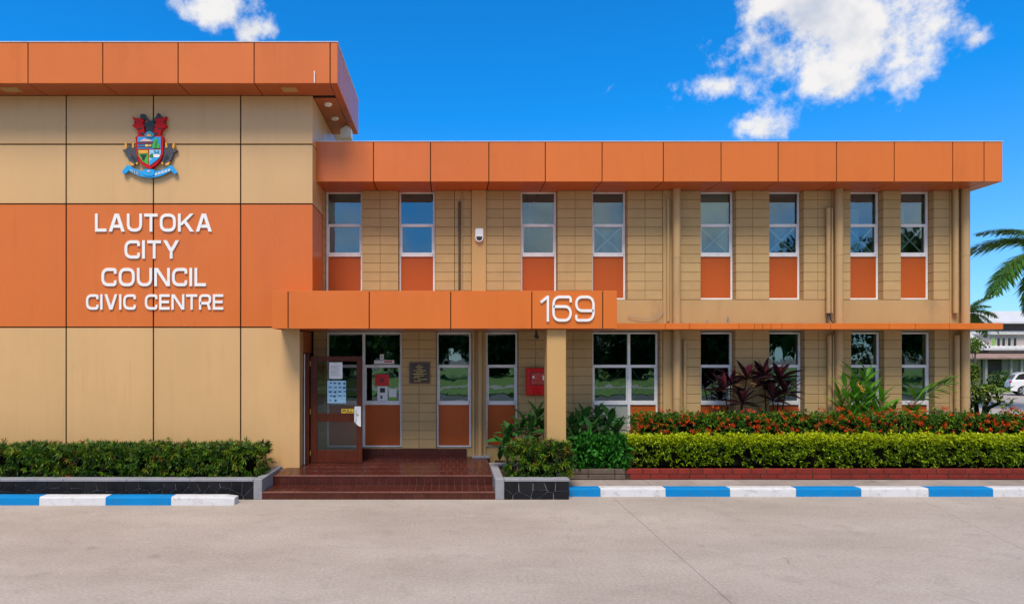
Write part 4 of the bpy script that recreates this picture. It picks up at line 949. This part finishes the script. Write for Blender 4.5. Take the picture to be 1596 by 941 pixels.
hedge('low_bush', 'low bright green bush at the foot of the broad-leaved plants, right of the column', X(892, 12.95), X(972, 12.95), 12.78, 13.25, .30, .92, 1000, 6, .13, .052, [(.025, .15, .014), (.04, .20, .018), (.016, .08, .010)], (.45, .3, .25), rd=.22, depth=.10, jit=.03, cat='bush', matname='leaf', faces=(1, 1, .7), core=.16)

LEAFSETS = {}
def leafset(key, matname, L, Wd, **k):
    if key not in LEAFSETS: LEAFSETS[key] = [leaf_mesh('leaf', matname, L * q, Wd, droop=dr, **k) for q, dr in ((1, .1), (.92, .25), (1.05, .38))]
    return LEAFSETS[key]
def rosette(root, c, n_, key, tilt0, tilt1, sc=(.8, 1.1), flat=.6, axis=Vector((0, 0, 1)), pink=0, pinkkey=None):
    for i in range(n_):
        a = i * 2.399963 + random.uniform(-.25, .25); t = i / max(1, n_ - 1); tl = tilt0 + (tilt1 - tilt0) * t + random.uniform(-.12, .12)
        d = Vector((math.cos(a) * math.sin(tl), math.sin(a) * math.sin(tl) * flat, math.cos(tl)))
        q = Vector((0, 0, 1)).rotation_difference(axis); d = q @ d
        ms = LEAFSETS[pinkkey if i < pink else key]; s_ = random.uniform(*sc)
        link('leaf', random.choice(ms), root, Vector(c) + d * .02 - axis * (.05 * t), leaf_rot(d, random.uniform(-.5, .5)), (s_, s_, s_))
leafset('ti', 'ti_leaf', .46, .135); leafset('tip', 'ti_pink', .40, .11); leafset('gr', 'green_leaf', .54, .11); leafset('dk', 'dark_leaf', .42, .15); leafset('red', 'red_leaf', .24, .07); leafset('lf', 'green_leaf', .30, .11)
def stemmed(name, label, base, heads, n_, key, stemmat, r=.014, cat='plant', tilt=(.15, 1.75), flat=.5, pink=0, sc=(.75, 1.1), pinkkey='tip'):
    root = thing(name, label, cat, base)
    for (hx_, hy_, hz_) in heads:
        B_ = Vector(base) + Vector((random.uniform(-.04, .04), random.uniform(-.03, .03), 0)); H_ = Vector((hx_, hy_, hz_)); M_ = (B_ + H_) / 2 + Vector((random.uniform(-.06, .06), 0, -.05))
        MB().tube([B_, M_, H_], [r, r * .9, r * .8], 7).build('stem', stemmat, root, True)
        rosette(root, H_, n_, key, tilt[0], tilt[1], sc, flat, pink=pink, pinkkey=pinkkey)
    return root
DPc = 13.76
def pp(pu, pv, d=DPc): return (X(pu, d), d + random.uniform(-.05, .05), Z(pv, d))
stemmed('ti_plant', 'dark purple ti plant in front of the ground-floor window nearer the double window', (X(1148, DPc), DPc, .3), [pp(1140, 598), pp(1163, 588), pp(1128, 606), pp(1155, 626)], 19, 'ti', 'twig_and_gap_shade', pink=3, sc=(.62, 1.0))
stemmed('ti_plant', 'dark purple ti plant with a tall pointed head, right of the other purple one', (X(1208, DPc), DPc, .3), [pp(1192, 588), pp(1215, 590), pp(1225, 612), pp(1205, 622)], 20, 'ti', 'twig_and_gap_shade', pink=3, sc=(.65, 1.08))
# large green shell-ginger clump
gi = thing('ginger_plant', 'tall clump of long bright green leaves in front of the second window from the right', 'plant', (X(1338, DPc), DPc, .3))
for (u0, u1, v1, n_) in ((1330, 1350, 582, 11), (1335, 1336, 592, 11), (1340, 1318, 602, 11), (1345, 1364, 604, 10), (1338, 1310, 618, 11), (1350, 1376, 622, 10), (1342, 1345, 618, 12), (1330, 1322, 634, 10), (1352, 1360, 634, 10), (1336, 1330, 622, 10)):
    b0 = Vector((X(u0, DPc), DPc + random.uniform(-.06, .06), .32)); b1 = Vector(pp(u1, v1)); mid = (b0 + b1) / 2 + Vector((0, 0, .06))
    MB().tube([b0, mid, b1], [.014, .012, .008], 6).build('stem', 'stem_green', gi, True)
    ax = (b1 - mid).normalized()
    for i in range(n_):
        t = i / (n_ - 1); p = mid.lerp(b1, t); sd_ = 1 if i % 2 else -1
        d = Vector((sd_ * (1.05 - .65 * t), random.uniform(-.45, .15), .38 + .45 * t)) + ax * .5
        s_ = random.uniform(.72, 1.05) * (1.0 - .15 * t); link('leaf', random.choice(LEAFSETS['gr']), gi, p, leaf_rot(d, random.uniform(-.6, .6)), (s_, s_, s_))
b = MB()
for i in range(16):
    c = Vector(pp(1337 + i * .5 + random.uniform(-1.5, 1.5), 595 + i + random.uniform(-2, 2), DPc - .16)); b.tube([c, c + Vector((.012, 0, -.02))], [.008, .010], 6)
b.build('seed_heads', 'crest_gold', gi)['kind'] = 'stuff'
rg = thing('ginger_plant', 'leaning green plant with a feathery stem and a red shoot, by the rightmost window', 'plant', (X(1412, DPc), DPc, .3))
b0 = Vector((X(1415, DPc), DPc, .32)); b1 = Vector((X(1482, DPc - .1), DPc - .16, Z(592, DPc)))
cur = [b0, Vector((X(1424, DPc), DPc - .05, Z(622, DPc))), Vector((X(1450, DPc), DPc - .1, Z(606, DPc))), b1]
MB().tube(cur, [.016, .014, .010, .006], 7).build('stem', 'stem_green', rg, True)
for i in range(26):
    t = .30 + .70 * i / 25; k_ = min(2, int(t * 3)); p = cur[k_].lerp(cur[k_ + 1], t * 3 - k_); ax = (cur[k_ + 1] - cur[k_]).normalized(); sd_ = 1 if i % 2 else -1
    d = ax * 1.0 + Vector((-.45 * sd_ * ax.z, -.1, .62 * sd_ * ax.x)) + Vector((0, random.uniform(-.2, .1), .05)); s_ = .34 + .42 * math.sin(math.pi * min(1, t))
    link('leaf', random.choice(LEAFSETS['gr']), rg, p, leaf_rot(d, random.uniform(-.4, .4)), (s_ * 1.1, s_, s_))
for i in range(4): link('leaf', random.choice(LEAFSETS['red']), rg, (X(1410 + i * 2, DPc), DPc - .08, Z(636, DPc)), leaf_rot(Vector((.15 + .2 * i, -.2, .9))), (1, 1, 1))
rosette(rg, (X(1392, DPc), DPc, Z(640, DPc)), 9, 'lf', .4, 1.4, (.7, 1.0), .5); rosette(rg, (X(1425, DPc), DPc - .05, Z(640, DPc)), 8, 'lf', .6, 1.5, (.7, 1.0), .5)
# broad-leaved plants either side of the column
def broad(name, label, spots, base):
    root = thing(name, label, 'plant', base)
    for (u_, v_, d_, n_) in spots:
        H_ = Vector((X(u_, d_), d_, Z(v_, d_))); B_ = Vector((H_.x + random.uniform(-.08, .08), d_ + .02, .3))
        MB().tube([B_, (B_ + H_) / 2 + Vector((.02, 0, 0)), H_], [.013, .011, .008], 6).build('stem', 'stem_green', root, True)
        rosette(root, H_, n_, 'dk', .25, 1.9, (.65, 1.0), .7)
broad('broad_leaf_plant', 'dark broad-leaved plant between the steps and the column', [(838, 650, 13.3, 9), (812, 668, 13.1, 9), (795, 675, 12.95, 8), (785, 694, 12.8, 7), (826, 672, 12.9, 9), (800, 700, 12.7, 7), (846, 672, 13.2, 7), (820, 658, 13.3, 8), (835, 665, 13.15, 8), (790, 684, 12.9, 7)], (X(815, 13.0), 13.0, .3))
broad('broad_leaf_plant', 'dark broad-leaved plant on the right side of the column', [(912, 652, 13.6, 10), (930, 650, 13.65, 10), (900, 668, 13.4, 9), (948, 662, 13.5, 9), (922, 672, 13.3, 9), (958, 676, 13.4, 8), (894, 682, 13.2, 8), (940, 680, 13.2, 8), (905, 655, 13.55, 10), (952, 655, 13.65, 9), (965, 668, 13.5, 8), (890, 665, 13.5, 8), (936, 664, 13.45, 9)], (X(925, 13.4), 13.4, .3))

# contorted shrub past the corner of the wing
cs = thing('contorted_shrub', 'twisted yellow-green shrub standing past the right corner of the wing', 'shrub', (X(1535, 16), 16, .1))
tips = []
for (pts_) in ([(1528, 660), (1524, 630), (1530, 618), (1522, 606)], [(1530, 660), (1535, 632), (1545, 622), (1540, 604)], [(1532, 660), (1545, 636), (1556, 628), (1552, 610)], [(1526, 660), (1516, 638), (1518, 622), (1512, 612)]):
    w = [Vector((X(a, 16), 16 + random.uniform(-.12, .12), Z(c, 16))) for a, c in pts_]; MB().tube(w, [.06, .05, .04, .03], 8).build('stem', 'twig_and_gap_shade', cs, True); tips += [w[-1], w[-2]]
P = np.concatenate([np.array(t_) + rng.normal(0, (.11, .10, .06), (12, 3)) for t_ in tips]); B = np.repeat(P, 5, 0)
leaves_np(B, rng.normal(0, 1, B.shape) + np.array([0, 0, .4]), rng.uniform(.10, .17, len(B)), rng.uniform(.04, .06, len(B)), palette(len(B), [(.10, .17, .02), (.22, .26, .02), (.05, .09, .015)], (.4, .3, .3)), 'foliage', 'leaf', cs, tuple(WORG[cs.name]))

# palms
def frond_mesh(L, droop, seed, nl=64, ll=1.0, lw=.085, cols=((.035, .085, .018), (.06, .12, .02), (.12, .15, .03))):
    r_ = np.random.default_rng(seed); t = np.linspace(0, 1, nl)
    rach = lambda q: np.array([0, L * (q - .18 * q * q * droop), L * (.30 * q - .95 * droop * q * q)])
    b = MB(); pts_ = [Vector(rach(q)) for q in np.linspace(0, 1, 9)]
    b.tube(pts_, [.035 * (1 - .8 * i / 8) for i in range(9)], 6)
    fcol = []
    for q in t:
        if q < .10: continue
        p = rach(q); tan = rach(min(1, q + .02)) - rach(q - .02); tan /= np.linalg.norm(tan); side = np.array([1.0, 0, 0]); nrm = np.cross(side, tan)
        l_ = ll * (math.sin(math.pi * min(.98, q * .80 + .16)) ** .7) * r_.uniform(.85, 1.1)
        for sg in (-1, 1):
            for rep in range(2):
                d = side * sg * r_.uniform(.55, .95) + tan * r_.uniform(.45, .8) + nrm * r_.uniform(-.30, .28); d /= np.linalg.norm(d); e = np.cross(d, nrm); e /= np.linalg.norm(e)
                m_ = p + d * l_ * .5 + np.array([0, 0, -.06 * l_]); tip = p + d * l_ + np.array([0, 0, -.34 * l_]); w_ = e * lw / 2
                b.add([p - w_ * .5, p + w_ * .5, m_ + w_, m_ - w_, tip], [(0, 1, 2, 3), (3, 2, 4)], 1)
    me = bpy.data.meshes.new('frond'); me.from_pydata([tuple(p) for p in b.v], [], b.f); me.materials.append(MATS['stem_green']); me.materials.append(MATS['palm_leaf']); me.polygons.foreach_set('material_index', b.mi); me.update(); return me
leaf_mat('palm_leaf', 0.40, 0.32, False, (0.075, 0.165, 0.022), 0.3)
FR = [frond_mesh(3.9, .55, 1), frond_mesh(4.0, .75, 2), frond_mesh(3.8, .95, 3)]
def palm(label, x, y, z, az, s=1.0, lean=(0, 0)):
    root = thing('palm_tree', label, 'palm', (x - lean[0], y, 0))
    MB().tube([(x - lean[0], y, 0), (x - lean[0] * .6, y, z * .35), (x - lean[0] * .2, y, z * .7), (x, y, z)], [.24 * s, .18 * s, .16 * s, .15 * s], 10).build('trunk', 'bark', root, True)
    for i, (a, tilt, k_) in enumerate(az):
        link('frond', FR[k_], root, (x, y, z), Euler((R(tilt), 0, R(a)), 'XYZ'), (s, s, s))
PD = 30.0
palm('coconut palm leaning in from the right edge, long fronds drooping against the sky', X(1640, PD), PD, Z(395, PD),
     [(42, 42, 2), (88, 2, 2), (125, -22, 2), (20, 50, 1), (-30, 35, 1), (-75, 15, 2), (-110, -5, 2), (-150, 20, 1), (172, 42, 1), (100, -38, 2), (50, 36, 2), (96, -8, 1), (118, -34, 1)], .90, (.7, 0))
palm('small distant palm showing just past the wing corner, in front of the grey-roofed house', X(1505, 44), 44, Z(490, 44), [(-90, 20, 1), (-60, 5, 2), (-120, 0, 2), (-85, -20, 1), (0, 20, 1), (60, 10, 2), (120, 15, 1), (180, 25, 0), (-100, 50, 0)], .55)

def tree(name, label, x, y, h, rx, rz, n_=1500, leaf=.30, cols=((.035, .08, .015), (.06, .13, .02), (.10, .17, .025)), group=None, trunk=.22, cat='tree', base=0.0):
    root = thing(name, label, cat, (x, y, base), group)
    cz = h - rz; top = Vector((x, y, cz * .95 + base)); b = MB(); b.tube([(x, y, base), (x + .1, y, cz * .5 + base), top], [trunk, trunk * .8, trunk * .5], 9)
    for i in range(6):
        a = i * 1.05 + random.random(); e = Vector((x + math.cos(a) * rx * .7, y + math.sin(a) * rx * .7, cz + base + random.uniform(-.1, .5) * rz)); st0 = Vector((x, y, cz * random.uniform(.6, .9) + base))
        b.tube([st0, (st0 + e) / 2 + Vector((0, 0, .25)), e], [trunk * .4, trunk * .25, trunk * .1], 6)
    b.build('trunk', 'bark', root, True)
    k = 26; cl = rng.normal(0, 1, (k, 3)); cl /= np.linalg.norm(cl, axis=1, keepdims=True); cl *= rng.uniform(.35, 1.0, (k, 1)); cl = cl * np.array([rx, rx, rz]) * .8 + np.array([x, y, cz + base])
    idx = rng.integers(0, k, n_); q = rng.normal(0, 1, (n_, 3)); q /= np.linalg.norm(q, axis=1, keepdims=True)
    P = cl[idx] + q * (np.array([rx, rx, rz]) * .34) * rng.uniform(.4, 1.0, (n_, 1)) ** .5
    B = np.repeat(P, 4, 0) + rng.normal(0, leaf * .4, (n_ * 4, 3)); dirs = np.repeat(q, 4, 0) + rng.normal(0, .8, B.shape)
    cc_ = palette(k, cols, (.4, .4, .2), .2)[idx]
    leaves_np(B, dirs, leaf * rng.uniform(.7, 1.2, len(B)), leaf * .5 * rng.uniform(.7, 1.2, len(B)), np.clip(np.repeat(cc_, 4, 0) * (1 + rng.normal(0, .15, (len(B), 1))), .004, 1), 'crown', 'leaf', root, (x, y, base))
    return root
# trees and lawn across the road, seen only mirrored in the window glass
for i, (x, y, h, rx, rz, nm) in enumerate(((-15, -27, 7.0, 3.6, 3.2, 'round'), (-9, -31, 6.4, 3.6, 2.9, 'spreading'), (-2.5, -28, 6.6, 3.4, 3.0, 'bushy'), (4, -32, 6.2, 3.6, 2.9, 'broad'), (9.5, -27, 6.6, 3.4, 3.0, 'low'), (16, -29, 7.0, 3.8, 3.3, 'thick'),
        (22, -26, 8.2, 3.8, 3.8, 'mid-height'), (29, -27, 12.0, 4.6, 5.4, 'tall'), (36, -26, 13.0, 4.8, 5.8, 'tallest'), (44, -29, 12.0, 5.0, 5.4, 'wide'), (12, -40, 7.5, 5.0, 3.6, 'distant'))):
    tree('roadside_tree', nm + ' green tree across the road, mirrored in the window glass', x * 1.4, y * 1.7, h * 1.3, rx * 1.55, rz * 1.40, 2400, .85, group='trees across the road')

# ================================================================== FAR RIGHT: house, car, bushes
HD = 56.0
hs = thing('house', 'two-storey house with pale metal roofs beyond the parking area at the right edge', 'house', (X(1590, HD), HD + 4, 0))
hx0 = X(1500, HD); hx1 = X(1760, HD)
MB().box(hx0, hx1, HD + .6, HD + 9, 0, Z(556, HD)).build('ground_wall', 'house_grey', hs)
MB().box(X(1538, HD), X(1569, HD), HD + .5, HD + .59, .1, Z(559, HD)).build('verandah_shade_panel', 'house_dark', hs)  # dark panel on the wall, painted as the shade inside the verandah
for pu in (1533, 1572, 1588): MB().box(X(pu, HD), X(pu + 3.5, HD), HD - .2, HD + .1, 0, Z(558, HD), .02).build('post', 'house_grey', hs)
MB().box(X(1540, HD), X(1570, HD), HD + .1, HD + .18, .35, .95).build('balustrade', 'house_grey', hs)
zA, zB, zC, zD_ = Z(557, HD), Z(548, HD), Z(541, HD), Z(505, HD)
MB().add([(hx0 - 1, HD - .8, zA), (hx1, HD - .8, zA), (hx1, HD + 1.2, zB), (hx0, HD + 1.2, zB), (hx0 - 1, HD - .8, zA - .12), (hx1, HD - .8, zA - .12)], [(0, 1, 2, 3), (4, 5, 1, 0)]).build('lower_roof', 'roof_brown', hs)
MB().box(hx0, hx1, HD + 1.2, HD + 8.5, zA, zC).build('upper_wall', 'house_wall', hs)
MB().box(X(1555, HD), hx1, HD + .9, HD + 3.5, Z(549, HD), Z(521, HD)).build('dormer', 'house_wall', hs)
MB().box(X(1553, HD), hx1, HD + .6, HD + 3.6, Z(521, HD) + .005, Z(518, HD)).build('dormer_roof', 'roof_white', hs)
for i, pu in enumerate((1558, 1566, 1574, 1583, 1592)):
    f = MB().box(X(pu, HD), X(pu + 5.5, HD), HD + .83, HD + .895, Z(544, HD), Z(525, HD), .02).build('window', 'roof_white', hs); MB().box(X(pu + .8, HD), X(pu + 4.7, HD), HD + .80, HD + .825, Z(543, HD), Z(526, HD)).build('pane', 'poster_green' if i == 0 else 'car_glass', f)
MB().add([(hx0 - .6, HD + .4, zC - .1), (hx1, HD + .4, zC - .1), (hx1, HD + 4, zD_), (hx0 + 1.6, HD + 4, zD_), (hx0 - .6, HD + 8.8, zC - .1), (hx1, HD + 8.8, zC - .1), (hx1, HD + .4, zC - .25), (hx0 - .6, HD + .4, zC - .25)], [(0, 1, 2, 3), (0, 3, 4), (3, 2, 5, 4), (7, 6, 1, 0)]).build('main_roof', 'roof_white', hs)
b = MB()
for q in range(22):
    x = hx0 + q * .62; b.add([(x, HD + .39, zC - .08), (x + .06, HD + .39, zC - .08), (x + .06, HD + 3.98, zD_ + .03), (x, HD + 3.98, zD_ + .03)], [(0, 1, 2, 3)]) if x > hx0 + 1.6 else None
b.build('roof_ribs', 'roof_white', hs)['kind'] = 'stuff'
MB().box(X(1534, HD), hx1, HD + 3.2, HD + 6, zD_ - .4, Z(498.5, HD)).build('clerestory', 'house_dark', hs)
zE, zF = Z(499, HD), Z(479, HD); xa, xb_ = X(1531, HD), X(1555, HD)
MB().add([(xa, HD + 2.6, zE), (hx1, HD + 2.6, zE), (hx1, HD + 4.6, zF), (xb_, HD + 4.6, zF), (xa, HD + 6.8, zE), (hx1, HD + 6.8, zE), (xa, HD + 2.6, zE - .15), (hx1, HD + 2.6, zE - .15)], [(0, 1, 2, 3), (0, 3, 4), (3, 2, 5, 4), (6, 7, 1, 0)]).build('top_roof', 'roof_white', hs)
MB().tube([(xa, HD + 2.55, zE + .05), (xb_, HD + 4.55, zF + .06)], .12, 6).build('ridge_cap', 'roof_orange', hs)

CD = 42.0; cx0 = X(1572.5, CD); cz_ = lambda h: h
car = thing('parked_car', 'white hatchback parked at the right edge of the picture, its tail towards the wing', 'car', (cx0 + 2, CD + .85, 0))
prof = [(0.05, .32), (.0, .55), (.06, .85), (.14, .98), (.45, 1.03), (1.2, 1.02), (2.7, .98), (3.5, .86), (3.95, .70), (4.02, .45), (3.95, .28), (3.4, .25), (.75, .25)]
b = MB(); nsec = [(0, .93), (.08, 1), (1.62, 1), (1.70, .93)]; m_ = len(prof); vs = []
for (yy, s_) in nsec: vs += [(cx0 + 2 + (p[0] - 2) * (1 if s_ == 1 else .985), CD + yy, .25 + (p[1] - .25) * s_ + (.0)) for p in prof]
fs = [tuple(range(m_)), tuple(range(4 * m_ - 1, 3 * m_ - 1, -1))]
for q in range(3):
    for w in range(m_): fs.append((q * m_ + w, (q + 1) * m_ + w, (q + 1) * m_ + (w + 1) % m_, q * m_ + (w + 1) % m_))
b.add(vs, fs).build('body', 'car_white', car)
cab = [(.14, .98), (.36, 1.38), (.62, 1.50), (1.9, 1.52), (2.95, .97)]
b = MB(); vs = []
for (yy, hsc) in ((.06, 0), (.17, 1), (1.53, 1), (1.64, 0)): pass
low = [(cx0 + p[0], CD + .07, p[1]) for p in cab]; b.prism_y([(cx0 + p[0], p[1]) for p in cab], CD + .13, CD + 1.57); b.build('cabin', 'car_white', car)
MB().prism_y([(cx0 + .30, 1.05), (cx0 + .48, 1.36), (cx0 + .70, 1.44), (cx0 + 1.85, 1.45), (cx0 + 2.62, 1.03)], CD + .112, CD + .129).build('side_window', 'car_glass', car)
MB().add([(cx0 + .15, CD + .25, 1.06), (cx0 + .15, CD + 1.45, 1.06), (cx0 + .33, CD + 1.40, 1.36), (cx0 + .33, CD + .30, 1.36)], [(0, 1, 2, 3)]).build('rear_window', 'car_glass', car)
MB().box(cx0 + .02, cx0 + .42, CD + .035, CD + .3, .80, .95, .03).build('tail_light', 'tail_red', car)
MB().box(cx0 - .03, cx0 + .2, CD + .1, CD + 1.6, .30, .52, .04).build('bumper', 'rubber', car)
for wx_ in (.72, 3.28):
    for yy in (CD - .01, CD + 1.52):
        w = MB().tube([(cx0 + wx_, yy, .33), (cx0 + wx_, yy + .19, .33)], .33, 22).build('wheel', 'rubber', car)
        if yy < CD + 1:
            b = MB().tube([(cx0 + wx_, yy - .012, .33), (cx0 + wx_, yy - .002, .33)], [.05, .06], 12)
            for q in range(7):
                a = q * 2 * math.pi / 7; c_, s_ = math.cos(a), math.sin(a)
                b.prism_y([(cx0 + wx_ + c_ * .04 - s_ * .025, .33 + s_ * .04 + c_ * .025), (cx0 + wx_ + c_ * .04 + s_ * .025, .33 + s_ * .04 - c_ * .025), (cx0 + wx_ + c_ * .23 + s_ * .04, .33 + s_ * .23 - c_ * .04), (cx0 + wx_ + c_ * .23 - s_ * .04, .33 + s_ * .23 + c_ * .04)], yy - .012, yy - .002)
            b.build('rim', 'wheel_alloy', w)
car.rotation_euler = (0, 0, R(-31)); _q = Matrix.Rotation(R(-31), 3, 'Z') @ Vector((2.0, .85, 0)); car.location = Vector((X(1573.5, 42.3), 42.3, 0)) + Vector((_q.x, _q.y, 0))
def bush(label, pu, pv, d, rx, rz, n_, cols, name='bush'):
    x, zt = X(pu, d), Z(pv, d); root = thing(name, label, 'bush', (x, d, 0))
    b = MB()
    for i in range(5): a = i * 1.3; b.tube([(x, d, 0), (x + math.cos(a) * rx * .5, d + math.sin(a) * rx * .4, zt * .8)], [.04, .015], 5)
    b.build('stems', 'twig_and_gap_shade', root)
    q = rng.normal(0, 1, (n_, 3)); q /= np.linalg.norm(q, axis=1, keepdims=True); P = q * rng.uniform(.55, 1, (n_, 1)) * np.array([rx, rx * .7, rz]) * (1 + .25 * np.sin(q[:, :1] * 7 + q[:, 2:] * 5)) + np.array([x, d, max(rz * .9, zt - rz)])
    P[:, 2] = np.maximum(P[:, 2], .05); B = np.repeat(P, 4, 0); leaves_np(B, np.repeat(q, 4, 0) + rng.normal(0, .8, B.shape), rng.uniform(.14, .26, len(B)), rng.uniform(.06, .12, len(B)), palette(len(B), cols, (.4, .35, .25)), 'foliage', 'leaf', root, (x, d, 0))
GB = [(.05, .11, .02), (.10, .18, .02), (.025, .055, .015)]
bush('round green bush beside the verandah of the far house', 1558, 580, 53, .8, .7, 260, GB)
bush('low dark bush at the foot of the far house, behind the parked car', 1572, 588, 52, 1.2, .5, 260, GB)
bush('yellow-green bush hugging the wing corner, in front of the far house', 1517, 566, 40, .34, .5, 160, [(.12, .20, .02), (.2, .25, .03), (.05, .1, .02)])
tree('far_tree', 'yellow-green leafy tree over the roof edge of the far house, past the wing corner', X(1519, 50), 50, Z(527, 50), .75, .55, 160, .24, cols=((.10, .17, .02), (.17, .24, .03), (.06, .11, .02)), trunk=.08)
